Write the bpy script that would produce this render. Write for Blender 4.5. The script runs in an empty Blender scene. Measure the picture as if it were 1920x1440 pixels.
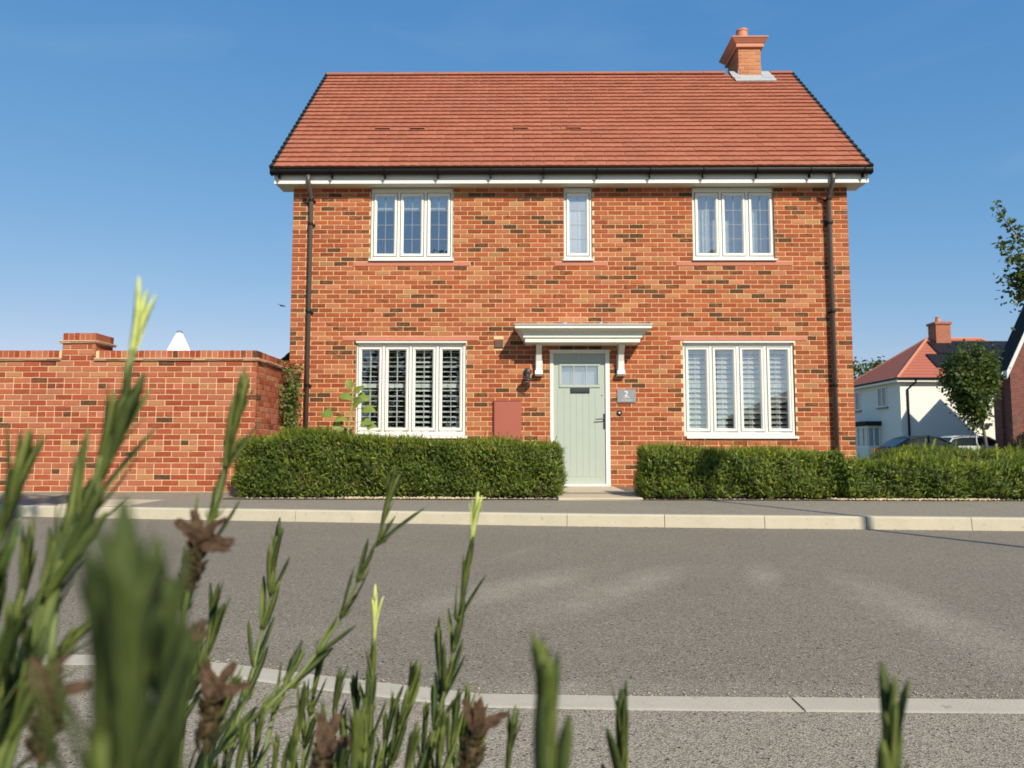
import bpy, math, random
import numpy as np
from mathutils import Vector, Matrix

# ------------------------------------------------------------------ camera, light, exposure
scene = bpy.context.scene
COL = scene.collection
rad = math.radians

def cam_axes(yaw, pitch, roll):
    cy, sy, cp, sp, cr, sr = math.cos(yaw), math.sin(yaw), math.cos(pitch), math.sin(pitch), math.cos(roll), math.sin(roll)
    f = Vector((sy*cp, cy*cp, sp)); r0 = Vector((cy, -sy, 0)); u0 = r0.cross(f)
    return cr*r0 + sr*u0, -sr*r0 + cr*u0, f

CAM = Vector((0, 0, 0.73))
cd = bpy.data.cameras.new('camera'); cam = bpy.data.objects.new('camera', cd); COL.objects.link(cam)
r_, u_, f_ = cam_axes(-0.0095, 0.0843, 0.001)
cam.matrix_world = Matrix(((r_.x, u_.x, -f_.x, CAM.x), (r_.y, u_.y, -f_.y, CAM.y), (r_.z, u_.z, -f_.z, CAM.z), (0, 0, 0, 1)))
cd.sensor_width = 36; cd.lens = 36*1443/1920; cd.clip_start = 0.02; cd.clip_end = 600
cd.dof.use_dof = True; cd.dof.focus_distance = 1.9; cd.dof.aperture_fstop = 9.0
scene.camera = cam

SUN_TO = Vector((0.47, -1.0, 0.80)).normalized()
w = bpy.data.worlds.new('World'); scene.world = w; w.use_nodes = True
wn = w.node_tree; bg = wn.nodes['Background']
sky = wn.nodes.new('ShaderNodeTexSky'); sky.sky_type = 'NISHITA'; sky.sun_disc = False
sky.sun_elevation = math.asin(SUN_TO.z)
sky.sun_rotation = math.atan2(SUN_TO.x, SUN_TO.y)
sky.air_density = 1.0; sky.dust_density = 0.1; sky.ozone_density = 2.2; sky.altitude = 50
bg.inputs['Strength'].default_value = 0.104
# faint high cirrus in the sky
tc = wn.nodes.new('ShaderNodeTexCoord'); mp = wn.nodes.new('ShaderNodeMapping'); nz = wn.nodes.new('ShaderNodeTexNoise')
mp.inputs['Scale'].default_value = (1.2, 1.2, 5.0); mp.inputs['Rotation'].default_value = (0.5, 0.2, 0.3)
nz.inputs['Scale'].default_value = 2.2; nz.inputs['Detail'].default_value = 7; nz.inputs['Distortion'].default_value = 0.6
cr_ = wn.nodes.new('ShaderNodeValToRGB'); cr_.color_ramp.elements[0].position = 0.56; cr_.color_ramp.elements[1].position = 0.95
cr_.color_ramp.elements[0].color = (0, 0, 0, 1); cr_.color_ramp.elements[1].color = (.12, .12, .12, 1)
mx = wn.nodes.new('ShaderNodeMixRGB'); mx.inputs['Color2'].default_value = (5.2, 5.9, 6.8, 1)
wn.links.new(tc.outputs['Generated'], mp.inputs['Vector']); wn.links.new(mp.outputs['Vector'], nz.inputs['Vector'])
wn.links.new(nz.outputs['Fac'], cr_.inputs['Fac']); wn.links.new(cr_.outputs['Color'], mx.inputs['Fac'])
sep = wn.nodes.new('ShaderNodeSeparateColor'); com = wn.nodes.new('ShaderNodeCombineColor'); wn.links.new(sky.outputs['Color'], sep.inputs[0])
def wmath(op, a, b):
    n_ = wn.nodes.new('ShaderNodeMath'); n_.operation = op
    for i_, v_ in enumerate((a, b)):
        if isinstance(v_, (int, float)): n_.inputs[i_].default_value = v_
        else: wn.links.new(v_, n_.inputs[i_])
    return n_.outputs[0]
gg = wmath('MULTIPLY', wmath('POWER', sep.outputs[1], .62), 1.35); bb = wmath('MULTIPLY', wmath('POWER', sep.outputs[2], .38), 2.6)
rr_ = wmath('MINIMUM', wmath('MULTIPLY', wmath('POWER', sep.outputs[0], 1.1), .62), wmath('MULTIPLY', gg, .82))
wn.links.new(rr_, com.inputs[0]); wn.links.new(gg, com.inputs[1]); wn.links.new(bb, com.inputs[2])
wn.links.new(com.outputs[0], mx.inputs['Color1']); wn.links.new(mx.outputs['Color'], bg.inputs['Color'])

sl = bpy.data.lights.new('sun', 'SUN'); sl.energy = 4.15; sl.angle = rad(0.5); sl.color = (1.0, 0.91, 0.76)
so = bpy.data.objects.new('sun', sl); COL.objects.link(so)
so.rotation_euler = SUN_TO.to_track_quat('Z', 'Y').to_euler()
scene.view_settings.view_transform = 'Standard'; scene.view_settings.look = 'None'
scene.view_settings.exposure = 0.42; scene.view_settings.gamma = 1; scene.view_settings.use_curve_mapping = False
scene.render.engine = 'CYCLES'
scene.cycles.max_bounces = 8; scene.cycles.transparent_max_bounces = 16

# ------------------------------------------------------------------ helpers
rnd = random.Random(7); nrs = np.random.RandomState(11)
WL = {}
def link(o, parent=None, loc=(0, 0, 0)):
    COL.objects.link(o); loc = Vector(loc)
    if parent is not None:
        o.parent = parent; o.location = loc - WL[parent.name]
    else:
        o.location = loc
    WL[o.name] = loc
    return o
def tag(o, label=None, cat=None, group=None, kind=None):
    if label: o['label'] = label
    if cat: o['category'] = cat
    if group: o['group'] = group
    if kind: o['kind'] = kind
    return o
def thing(name, label, cat, loc, group=None):
    o = bpy.data.objects.new(name, None); o.empty_display_size = .2
    return tag(link(o, None, loc), label, cat, group)

class MB:
    def __init__(s): s.v = []; s.f = []; s.m = []; s.c = []; s.usec = False
    def add(s, vs, fs, m=0, col=None):
        n = len(s.v); s.v += [tuple(a) for a in vs]; s.f += [tuple(i+n for i in a) for a in fs]; s.m += [m]*len(fs)
        if col is not None: s.usec = True
        s.c += [col or (1, 1, 1, 0)]*len(vs)
        return s
    def box(s, x0, x1, y0, y1, z0, z1, m=0, col=None):
        return s.add([(x0,y0,z0),(x1,y0,z0),(x1,y1,z0),(x0,y1,z0),(x0,y0,z1),(x1,y0,z1),(x1,y1,z1),(x0,y1,z1)],
              [(0,3,2,1),(4,5,6,7),(0,1,5,4),(1,2,6,5),(2,3,7,6),(3,0,4,7)], m, col)
    def extrude_x(s, prof, x0, x1, m=0, i0=0.0, i1=0.0):        # profile of (y,z[,inset]) closed, along x
        n = len(prof); a = [(x0+(p[2] if len(p) > 2 else 0), p[0], p[1]) for p in prof]; b = [(x1-(p[2] if len(p) > 2 else 0), p[0], p[1]) for p in prof]
        fs = [(i, (i+1) % n, n+(i+1) % n, n+i) for i in range(n)] + [tuple(range(n-1, -1, -1)), tuple(range(n, 2*n))]
        return s.add(a+b, fs, m)
    def extrude_y(s, prof, y0, y1, m=0):                         # profile of (x,z)
        n = len(prof); a = [(p[0], y0, p[1]) for p in prof]; b = [(p[0], y1, p[1]) for p in prof]
        fs = [(i, (i+1) % n, n+(i+1) % n, n+i) for i in range(n)] + [tuple(range(n-1, -1, -1)), tuple(range(n, 2*n))]
        return s.add(a+b, fs, m)
    def tube(s, pts, rs, n=8, m=0, caps=True, col=None):
        pts = [Vector(p) for p in pts]
        if not hasattr(rs, '__len__'): rs = [rs]*len(pts)
        vs = []; fs = []; ref = None
        for i, p in enumerate(pts):
            t = (pts[min(i+1, len(pts)-1)] - pts[max(i-1, 0)]).normalized()
            if ref is None: ref = t.orthogonal().normalized()
            ref = (ref - t*ref.dot(t)).normalized(); b = t.cross(ref)
            for k in range(n):
                a = 2*math.pi*k/n; vs.append(p + (ref*math.cos(a) + b*math.sin(a))*rs[i])
        for i in range(len(pts)-1):
            for k in range(n): fs.append((i*n+k, i*n+(k+1) % n, (i+1)*n+(k+1) % n, (i+1)*n+k))
        if caps: fs += [tuple(range(n-1, -1, -1)), tuple(range((len(pts)-1)*n, len(pts)*n))]
        return s.add(vs, fs, m, col)
    def lathe(s, prof, c, n=24, m=0, axis='z'):                    # prof of (r, h)
        vs = []; fs = []
        for r, h in prof:
            for k in range(n):
                a = 2*math.pi*k/n; x, y = r*math.cos(a), r*math.sin(a)
                vs.append((c[0]+x, c[1]+y, c[2]+h) if axis == 'z' else (c[0]+x, c[1]-h, c[2]+y))
        for i in range(len(prof)-1):
            for k in range(n): fs.append((i*n+k, i*n+(k+1) % n, (i+1)*n+(k+1) % n, (i+1)*n+k))
        fs += [tuple(range(n-1, -1, -1)), tuple(range((len(prof)-1)*n, len(prof)*n))]
        return s.add(vs, fs, m)
    def mesh(s, name, mats, smooth=False, bevel=0):
        me = bpy.data.meshes.new(name); me.from_pydata(s.v, [], s.f)
        for m in (mats if isinstance(mats, (list, tuple)) else [mats]): me.materials.append(m)
        me.polygons.foreach_set('material_index', s.m)
        if s.usec:
            ca = me.color_attributes.new('bc', 'FLOAT_COLOR', 'POINT')
            ca.data.foreach_set('color', np.array(s.c, dtype=np.float32).ravel())
        if smooth: me.polygons.foreach_set('use_smooth', [True]*len(s.f))
        me.update(); return me
    def build(s, name, mats, parent=None, smooth=False, bevel=0, kind=None, label=None, auto=False):
        me = s.mesh(name, mats, smooth)
        o = bpy.data.objects.new(name, me); link(o, parent)
        if bevel:
            b = o.modifiers.new('bevel', 'BEVEL'); b.width = bevel; b.segments = 2; b.limit_method = 'ANGLE'; b.harden_normals = False
        if kind: o['kind'] = kind
        if label: o['label'] = label
        return o

# ---- materials
def node(nt, t, **kw):
    n = nt.nodes.new(t)
    for k, v in kw.items():
        if k in n.inputs.keys(): n.inputs[k].default_value = v
        else: setattr(n, k, v)
    return n
def newmat(name):
    m = bpy.data.materials.new(name); m.use_nodes = True
    nt = m.node_tree; return m, nt, nt.nodes['Principled BSDF']
def geo_pos(nt): return nt.nodes.new('ShaderNodeNewGeometry').outputs['Position']
def noise(nt, vec, scale, detail=4, rough=.55, dist=0.0):
    n = node(nt, 'ShaderNodeTexNoise'); n.inputs['Scale'].default_value = scale; n.inputs['Detail'].default_value = detail
    n.inputs['Roughness'].default_value = rough; n.inputs['Distortion'].default_value = dist
    if vec is not None: nt.links.new(vec, n.inputs['Vector'])
    return n.outputs['Fac']
def ramp(nt, fac, a, b, ca=(0, 0, 0, 1), cb=(1, 1, 1, 1)):
    r = nt.nodes.new('ShaderNodeValToRGB'); e = r.color_ramp.elements
    e[0].position = a; e[1].position = b; e[0].color = ca; e[1].color = cb
    nt.links.new(fac, r.inputs['Fac']); return r.outputs['Color']
def mix(nt, fac, a, b, mode='MIX'):
    m = nt.nodes.new('ShaderNodeMixRGB'); m.blend_type = mode
    for k, v in (('Fac', fac), ('Color1', a), ('Color2', b)):
        if isinstance(v, bpy.types.NodeSocket): nt.links.new(v, m.inputs[k])
        elif k == 'Fac': m.inputs[k].default_value = v
        else: m.inputs[k].default_value = (v[0], v[1], v[2], 1)
    return m.outputs['Color']
def bump(nt, bsdf, h, strength, dist):
    b = nt.nodes.new('ShaderNodeBump'); b.inputs['Strength'].default_value = strength; b.inputs['Distance'].default_value = dist
    nt.links.new(h, b.inputs['Height']); nt.links.new(b.outputs['Normal'], bsdf.inputs['Normal'])
def simple(name, col, rough=.5, var=.12, scale=6, bscale=0, bst=.2, metal=0, spec=.5, dirt=None):
    m, nt, b = newmat(name); p = geo_pos(nt)
    n = noise(nt, p, scale, 5)
    c = mix(nt, n, [max(0, v*(1-var)) for v in col], [v*(1+var) for v in col])
    if dirt:
        d = ramp(nt, noise(nt, p, dirt[1], 6, .65), .5, .75)
        c = mix(nt, mix(nt, 1.0, d, (dirt[2],)*3, 'MULTIPLY'), c, dirt[0])
    nt.links.new(c, b.inputs['Base Color']); b.inputs['Roughness'].default_value = rough
    b.inputs['Metallic'].default_value = metal; b.inputs['Specular IOR Level'].default_value = spec
    if bscale: bump(nt, b, noise(nt, p, bscale, 4), bst, .004)
    return m

def brick_mat(name, tint=(1, 1, 1)):
    m, nt, b = newmat(name); p = geo_pos(nt)
    at = nt.nodes.new('ShaderNodeAttribute'); at.attribute_name = 'bc'
    mp = nt.nodes.new('ShaderNodeMapping'); mp.inputs['Scale'].default_value = (14, 14, 34); nt.links.new(p, mp.inputs['Vector'])
    n1 = noise(nt, mp.outputs['Vector'], 1.0, 6, .68, .4)
    n2 = noise(nt, p, 210, 3)
    base = mix(nt, n2, (.78, .78, .78), (1.18, 1.18, 1.18)); c = mix(nt, 1.0, at.outputs['Color'], base, 'MULTIPLY')
    pale = ramp(nt, n1, .52, .75); c = mix(nt, mix(nt, 1.0, pale, (.34, .34, .34), 'MULTIPLY'), c, (.58*tint[0], .27*tint[1], .13*tint[2]))
    # dark kiln markings where alpha is high
    ad = nt.nodes.new('ShaderNodeMath'); ad.operation = 'ADD'; nt.links.new(n1, ad.inputs[0]); nt.links.new(at.outputs['Alpha'], ad.inputs[1])
    dk = ramp(nt, ad.outputs[0], .93, 1.13)
    c = mix(nt, dk, c, (.095, .046, .022))
    c = mix(nt, 1.0, c, mix(nt, noise(nt, p, .8, 4, .6), (.82, .80, .78), (1.14, 1.14, 1.12)), 'MULTIPLY')
    nt.links.new(c, b.inputs['Base Color']); b.inputs['Roughness'].default_value = .88; b.inputs['Specular IOR Level'].default_value = .25
    bump(nt, b, noise(nt, p, 160, 5, .7), .5, .004)
    return m
def mortar_mat(name, col):
    m, nt, b = newmat(name); p = geo_pos(nt)
    c = mix(nt, noise(nt, p, 9, 5), [v*.82 for v in col], [v*1.12 for v in col])
    c = mix(nt, 1.0, c, mix(nt, noise(nt, p, 320, 2), (.72, .72, .72), (1.25, 1.25, 1.25)), 'MULTIPLY')
    nt.links.new(c, b.inputs['Base Color']); b.inputs['Roughness'].default_value = .95; b.inputs['Specular IOR Level'].default_value = .1
    bump(nt, b, noise(nt, p, 260, 4), .5, .003); return m
def asphalt_mat(name, col, patch=True):
    m, nt, b = newmat(name); p = geo_pos(nt)
    vo = node(nt, 'ShaderNodeTexVoronoi'); vo.inputs['Scale'].default_value = 230; nt.links.new(p, vo.inputs['Vector'])
    vo2 = node(nt, 'ShaderNodeTexVoronoi'); vo2.inputs['Scale'].default_value = 130; nt.links.new(p, vo2.inputs['Vector'])
    hs = node(nt, 'ShaderNodeSeparateColor'); nt.links.new(vo.outputs['Color'], hs.inputs[0])
    g = ramp(nt, hs.outputs[0], .0, 1.0, (.52, .51, .50, 1), (1.55, 1.53, 1.49, 1))
    c = mix(nt, noise(nt, p, .9, 6, .6), [v*.86 for v in col], [v*1.12 for v in col])
    c = mix(nt, 1.0, c, g, 'MULTIPLY')
    hs2 = node(nt, 'ShaderNodeSeparateColor'); nt.links.new(vo2.outputs['Color'], hs2.inputs[0])
    c = mix(nt, ramp(nt, hs2.outputs[1], .975, .99), c, (.40, .35, .28))
    c = mix(nt, ramp(nt, hs2.outputs[2], .97, .99), c, (.05, .045, .04))
    if patch:   # dusty tyre sweeps and a pale round stain on the carriageway
        def ell(cx, cy, ax, ay, rot, amt, r0=.2):
            nonlocal c
            mpn = nt.nodes.new('ShaderNodeMapping'); mpn.vector_type = 'TEXTURE'
            mpn.inputs['Location'].default_value = (cx, cy, 0); mpn.inputs['Rotation'].default_value = (0, 0, rot); mpn.inputs['Scale'].default_value = (ax, ay, 50)
            nt.links.new(p, mpn.inputs['Vector'])
            vl = nt.nodes.new('ShaderNodeVectorMath'); vl.operation = 'LENGTH'; nt.links.new(mpn.outputs['Vector'], vl.inputs[0])
            a = ramp(nt, vl.outputs['Value'], r0, 1.0, (amt, amt, amt, 1), (0, 0, 0, 1))
            a = mix(nt, 1.0, a, ramp(nt, noise(nt, p, 3.2, 5, .65), .25, .7), 'MULTIPLY')
            c = mix(nt, a, c, mix(nt, 1.0, g, (.34, .305, .24), 'MULTIPLY'))
        ell(-.02, 4.15, .27, 1.15, -.62, .85); ell(.50, 4.10, .26, 1.15, -.58, .85)
        ell(1.80, 3.5, .24, 1.35, -.08, .80); ell(1.41, 4.55, .13, .62, -.28, .75); ell(.02, 5.6, .07, .42, -.35, .5)
        ell(.3, 2.42, 1.1, .13, -.01, .55); ell(-1.3, 3.1, .8, .25, 0, .3)
    nt.links.new(c, b.inputs['Base Color']); b.inputs['Roughness'].default_value = .9; b.inputs['Specular IOR Level'].default_value = .3
    bump(nt, b, vo.outputs['Distance'], .45, .005); return m
def concrete_mat(name, col):
    m, nt, b = newmat(name); p = geo_pos(nt)
    c = mix(nt, noise(nt, p, 5, 6, .65), [v*.8 for v in col], [v*1.12 for v in col])
    c = mix(nt, 1.0, c, mix(nt, noise(nt, p, 240, 3), (.78, .78, .78), (1.2, 1.2, 1.2)), 'MULTIPLY')
    c = mix(nt, ramp(nt, noise(nt, p, 17, 6, .7), .60, .72), c, [v*.62 for v in col])
    nt.links.new(c, b.inputs['Base Color']); b.inputs['Roughness'].default_value = .9; b.inputs['Specular IOR Level'].default_value = .2
    bump(nt, b, noise(nt, p, 130, 4), .4, .003); return m
def glass_mat(name, k=.30, rough=0.0, tint=(1, 1, 1)):
    m = bpy.data.materials.new(name); m.use_nodes = True; nt = m.node_tree; nt.nodes.remove(nt.nodes['Principled BSDF'])
    out = nt.nodes['Material Output']
    tr = node(nt, 'ShaderNodeBsdfTransparent'); tr.inputs['Color'].default_value = (.9*tint[0], .93*tint[1], .92*tint[2], 1)
    gl = node(nt, 'ShaderNodeBsdfGlossy'); gl.inputs['Roughness'].default_value = rough; gl.inputs['Color'].default_value = (.95, .97, 1, 1)
    lw0 = node(nt, 'ShaderNodeLayerWeight'); lw0.inputs['Blend'].default_value = .5; lw = node(nt, 'ShaderNodeMath', operation='POWER'); lw.inputs[1].default_value = 4.0; nt.links.new(lw0.outputs['Facing'], lw.inputs[0])
    mm = node(nt, 'ShaderNodeMapRange'); mm.inputs['From Min'].default_value = .0; mm.inputs['To Min'].default_value = k; mm.inputs['To Max'].default_value = 1
    nt.links.new(lw.outputs[0], mm.inputs['Value'])
    ms = node(nt, 'ShaderNodeMixShader'); nt.links.new(mm.outputs[0], ms.inputs[0]); nt.links.new(tr.outputs[0], ms.inputs[1]); nt.links.new(gl.outputs[0], ms.inputs[2])
    nt.links.new(ms.outputs[0], out.inputs['Surface'])
    # very slight waviness of the double glazing
    bm = nt.nodes.new('ShaderNodeBump'); bm.inputs['Strength'].default_value = .04; bm.inputs['Distance'].default_value = .004
    nt.links.new(noise(nt, geo_pos(nt), 2.2, 2), bm.inputs['Height']); nt.links.new(bm.outputs[0], gl.inputs['Normal'])
    return m
def leaf_mat(name, c1, c2, scale=3.0, rough=.5, trans=.35, tcol=None, attr=False):
    m, nt, b = newmat(name); p = geo_pos(nt)
    n = noise(nt, p, scale, 3)
    c = mix(nt, ramp(nt, n, .35, .65), c1, c2)
    if attr:
        at = nt.nodes.new('ShaderNodeAttribute'); at.attribute_name = 'bc'; c = mix(nt, 1.0, c, at.outputs['Color'], 'MULTIPLY')
    nt.links.new(c, b.inputs['Base Color']); b.inputs['Roughness'].default_value = rough; b.inputs['Specular IOR Level'].default_value = .35
    tl = node(nt, 'ShaderNodeBsdfTranslucent')
    tc_ = mix(nt, 1.0, c, (1.5, 1.6, .7), 'MULTIPLY'); nt.links.new(tc_, tl.inputs['Color'])
    ms = node(nt, 'ShaderNodeMixShader'); ms.inputs[0].default_value = trans
    nt.links.new(b.outputs[0], ms.inputs[1]); nt.links.new(tl.outputs[0], ms.inputs[2])
    nt.links.new(ms.outputs[0], nt.nodes['Material Output'].inputs['Surface']); return m

M = {}
M['brick'] = brick_mat('house_brick'); M['wbrick'] = brick_mat('garden_brick', (1.0, .86, .95))
M['mortar'] = mortar_mat('mortar', (.78, .53, .29)); M['wmortar'] = mortar_mat('wall_mortar', (.72, .51, .29))
M['redstone'] = simple('red_lintel', (.50, .185, .115), .85, .1, 8, 150)
M['white'] = simple('white_upvc', (.78, .765, .70), .32, .03, 3)
M['cream'] = simple('cream_trim', (.76, .75, .66), .45, .04, 3)
M['black'] = simple('black_gutter', (.006, .006, .006), .45, .1, 5, spec=.25)
M['pipe'] = simple('brown_black_pipe', (.105, .090, .082), .32, .1, 5)
M['tile'] = None
M['sage'] = simple('sage_door', (.385, .435, .37), .45, .04, 4, 60, .1)
M['iron'] = simple('dark_iron', (.03, .033, .036), .4, .15, 8)
M['lead'] = simple('lead_flashing', (.40, .41, .41), .5, .25, 14, 40, .3)
M['slate'] = simple('slate_plaque', (.24, .25, .26), .5, .15, 20)
M['meter'] = simple('red_brown_meter_box', (.36, .098, .062), .5, .05, 4)
M['glass'] = glass_mat('window_glass', .24)
M['glassdark'] = glass_mat('window_glass_clear', .10)
M['glassobs'] = glass_mat('obscured_glass', .35, .25)
M['leadstrip'] = simple('lead_strip', (.30, .31, .33), .45, .1, 10)
M['shut'] = simple('white_shutter', (.80, .80, .77), .45, .02, 4)
M['room'] = simple('dark_room', (.10, .09, .08), .9, .1, 2)
M['net'] = simple('pale_curtain', (.74, .76, .78), .9, .03, 3)
M['asphalt'] = asphalt_mat('road_asphalt', (.212, .184, .140))
M['foot'] = asphalt_mat('footway_asphalt', (.285, .246, .190), False)
M['pave'] = asphalt_mat('pavement_asphalt', (.262, .232, .180), False)
M['kerb'] = concrete_mat('kerb_concrete', (.52, .465, .345))
M['edging'] = concrete_mat('edging_concrete', (.49, .44, .345))
M['path'] = concrete_mat('path_slab', (.56, .47, .34))
M['soil'] = simple('soil', (.16, .12, .08), .95, .4, 9, 60, .8)
M['ground'] = simple('ground', (.12, .13, .06), .95, .3, .4)
M['gravel'] = simple('gravel', (.36, .29, .20), .9, .35, 30)
M['render'] = simple('white_render', (.80, .77, .68), .9, .03, 1.2, 90, .2)
M['verge'] = simple('dark_verge', (.020, .025, .024), .8, .2, 12, spec=.2)
M['fasc2'] = simple('grey_white_barge', (.62, .63, .62), .6, .05, 3)
M['bark'] = simple('bark', (.16, .13, .095), .9, .3, 25, 60, .6)
M['twig'] = simple('hedge_twig', (.045, .032, .018), .95, .3, 20)
M['hedge'] = leaf_mat('hedge_leaf', (.092, .142, .020), (.165, .212, .034), 2.2, .42, .30, attr=True)
M['treeleaf'] = leaf_mat('tree_leaf', (.050, .085, .018), (.105, .135, .030), 1.2, .45, .32, attr=True)
M['figleaf'] = leaf_mat('mallow_leaf', (.16, .24, .05), (.24, .31, .07), 9, .5, .35)
M['stalk'] = simple('pale_stalk', (.30, .33, .12), .6, .1, 20)
M['climb'] = leaf_mat('climber_leaf', (.09, .12, .03), (.16, .19, .05), 6, .5, .3, attr=True)
M['lav'] = leaf_mat('lavender_leaf', (.100, .140, .026), (.180, .212, .050), 60, .72, .25)
M['lavd'] = leaf_mat('lavender_leaf_dark', (.040, .066, .014), (.088, .118, .027), 60, .72, .22)
M['lavp'] = leaf_mat('lavender_tip_pale', (.62, .66, .22), (.78, .80, .38), 90, .5, .4)
M['lavs'] = simple('lavender_stem', (.135, .175, .045), .6, .2, 70)
M['dry'] = leaf_mat('dried_bract', (.042, .023, .013), (.115, .066, .035), 320, .8, .2)
M['calyx'] = leaf_mat('dried_calyx', (.085, .072, .032), (.15, .10, .05), 300, .8, .2)
M['parasol'] = simple('parasol_cloth', (.80, .80, .80), .9, .03, 8)
M['grey'] = simple('grey_plastic', (.18, .19, .20), .5, .1, 8)
M['solar'] = simple('solar_panel', (.014, .014, .017), .5, .2, 2, spec=.2)
M['clay'] = simple('clay_pot', (.55, .22, .13), .7, .12, 6)
M['cardark'] = simple('car_paint_dark', (.014, .026, .032), .45, .05, 2, spec=.25)
M['carwhite'] = simple('car_paint_silver_white', (.62, .63, .62), .22, .03, 2)
M['carglass'] = simple('car_glass', (.018, .026, .028), .2, .1, 2, spec=.45)
M['rubber'] = simple('rubber', (.02, .02, .02), .8, .1, 9)
M['alloy'] = simple('alloy', (.45, .45, .46), .35, .05, 9, metal=.8)
M['lampred'] = simple('tail_lamp', (.45, .02, .02), .25, .05, 9)
M['bird'] = simple('bird_feather', (.02, .02, .022), .8, .1, 9)
M['whitepaint'] = simple('white_lettering', (.85, .85, .83), .5, .01, 9)

def tile_mat(name, base, alt):
    m, nt, b = newmat(name); p = geo_pos(nt)
    at = nt.nodes.new('ShaderNodeAttribute'); at.attribute_name = 'bc'
    c = mix(nt, noise(nt, p, 2.5, 5, .6), base, alt)
    c = mix(nt, 1.0, c, at.outputs['Color'], 'MULTIPLY')
    c = mix(nt, 1.0, c, mix(nt, noise(nt, p, 150, 3), (.85, .85, .85), (1.15, 1.15, 1.15)), 'MULTIPLY')
    nt.links.new(c, b.inputs['Base Color']); b.inputs['Roughness'].default_value = .82; b.inputs['Specular IOR Level'].default_value = .3
    bump(nt, b, noise(nt, p, 120, 4), .3, .003); return m
M['tile'] = tile_mat('red_clay_tile', (.345, .120, .068), (.39, .142, .080))

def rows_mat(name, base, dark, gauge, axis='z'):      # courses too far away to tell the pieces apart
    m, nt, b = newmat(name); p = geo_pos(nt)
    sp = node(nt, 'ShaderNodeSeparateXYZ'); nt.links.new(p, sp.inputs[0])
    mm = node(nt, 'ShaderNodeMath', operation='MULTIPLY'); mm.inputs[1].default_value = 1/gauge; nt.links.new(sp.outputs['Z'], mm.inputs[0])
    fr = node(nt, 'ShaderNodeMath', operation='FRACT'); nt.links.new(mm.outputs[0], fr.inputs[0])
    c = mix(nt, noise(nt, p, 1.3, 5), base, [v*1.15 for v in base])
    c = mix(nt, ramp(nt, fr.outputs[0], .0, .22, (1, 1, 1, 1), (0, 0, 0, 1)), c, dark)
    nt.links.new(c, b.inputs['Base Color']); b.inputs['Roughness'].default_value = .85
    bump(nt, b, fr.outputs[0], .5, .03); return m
def brickwall_mat(name, cols, mort, wscale=1.0):
    m, nt, b = newmat(name); p = geo_pos(nt)
    sp = node(nt, 'ShaderNodeSeparateXYZ'); nt.links.new(p, sp.inputs[0])
    ad = node(nt, 'ShaderNodeMath', operation='ADD'); nt.links.new(sp.outputs['X'], ad.inputs[0]); nt.links.new(sp.outputs['Y'], ad.inputs[1])
    cb = node(nt, 'ShaderNodeCombineXYZ'); nt.links.new(ad.outputs[0], cb.inputs[0]); nt.links.new(sp.outputs['Z'], cb.inputs[1])
    br = node(nt, 'ShaderNodeTexBrick'); br.inputs['Scale'].default_value = 1; br.inputs['Brick Width'].default_value = .225; br.inputs['Row Height'].default_value = .075
    br.inputs['Mortar Size'].default_value = .005; br.inputs['Color1'].default_value = (*cols[0], 1); br.inputs['Color2'].default_value = (*cols[1], 1); br.inputs['Mortar'].default_value = (*mort, 1)
    nt.links.new(cb.outputs[0], br.inputs['Vector'])
    c = mix(nt, 1.0, br.outputs['Color'], mix(nt, noise(nt, p, 14, 5), (.7, .7, .7), (1.25, 1.25, 1.25)), 'MULTIPLY')
    nt.links.new(c, b.inputs['Base Color']); b.inputs['Roughness'].default_value = .9
    bump(nt, b, br.outputs['Fac'], -.4, .004); return m
M['brickflat'] = brickwall_mat('side_brickwork', ((.48, .16, .08), (.30, .10, .055)), (.5, .36, .24))
M['brickdark'] = brickwall_mat('far_brickwork', ((.20, .058, .042), (.12, .038, .028)), (.22, .14, .10))
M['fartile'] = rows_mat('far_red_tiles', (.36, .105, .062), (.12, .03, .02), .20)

# ------------------------------------------------------------------ ground, road, pavement
def sheet(name, pts_rows, mat):       # grid of points rows x cols
    mb = MB(); n = len(pts_rows[0])
    mb.v = [tuple(p) for r in pts_rows for p in r]; mb.c = [(1, 1, 1, 0)]*len(mb.v)
    for i in range(len(pts_rows)-1):
        for j in range(n-1): mb.f.append((i*n+j, i*n+j+1, (i+1)*n+j+1, (i+1)*n+j)); mb.m.append(0)
    o = mb.build(name, mat); o['kind'] = 'structure'; return o
sheet('ground', [[(-250, -200, -.06), (250, -200, -.06)], [(-250, 350, -.06), (250, 350, -.06)]], M['ground'])

KERB = [(-30, 16.5), (-14, 10.6), (-9, 9.2), (-6.2, 8.48), (-4.33, 8.13), (-2.3, 7.81), (.45, 7.385), (2.15, 7.22), (3.0, 7.17), (4.53, 7.03), (8, 6.78), (14, 6.5), (34, 6.2)]
EDGE = [(-6.0, 2.86), (-4, 2.80), (-1.83, 2.775), (-1.53, 2.77), (-1.197, 2.74), (-.833, 2.60), (-.454, 2.455), (-.25, 2.385), (-.10, 2.345), (.2, 2.335), (1.466, 2.318), (9, 2.24), (34, 2.2)]
def lerp_line(line, s, off=0.0):
    # point at arc length s with offset to the left of travel (+y side)
    acc = 0
    for a, b in zip(line[:-1], line[1:]):
        L = math.hypot(b[0]-a[0], b[1]-a[1])
        if acc+L >= s or b == line[-1]:
            t = (s-acc)/L; dx, dy = (b[0]-a[0])/L, (b[1]-a[1])/L
            return (a[0]+dx*(s-acc)-dy*off, a[1]+dy*(s-acc)+dx*off)
        acc += L
def line_y(line, x):
    for a, b in zip(line[:-1], line[1:]):
        if a[0] <= x <= b[0]: return a[1]+(b[1]-a[1])*(x-a[0])/(b[0]-a[0])
    return line[-1][1]
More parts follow.
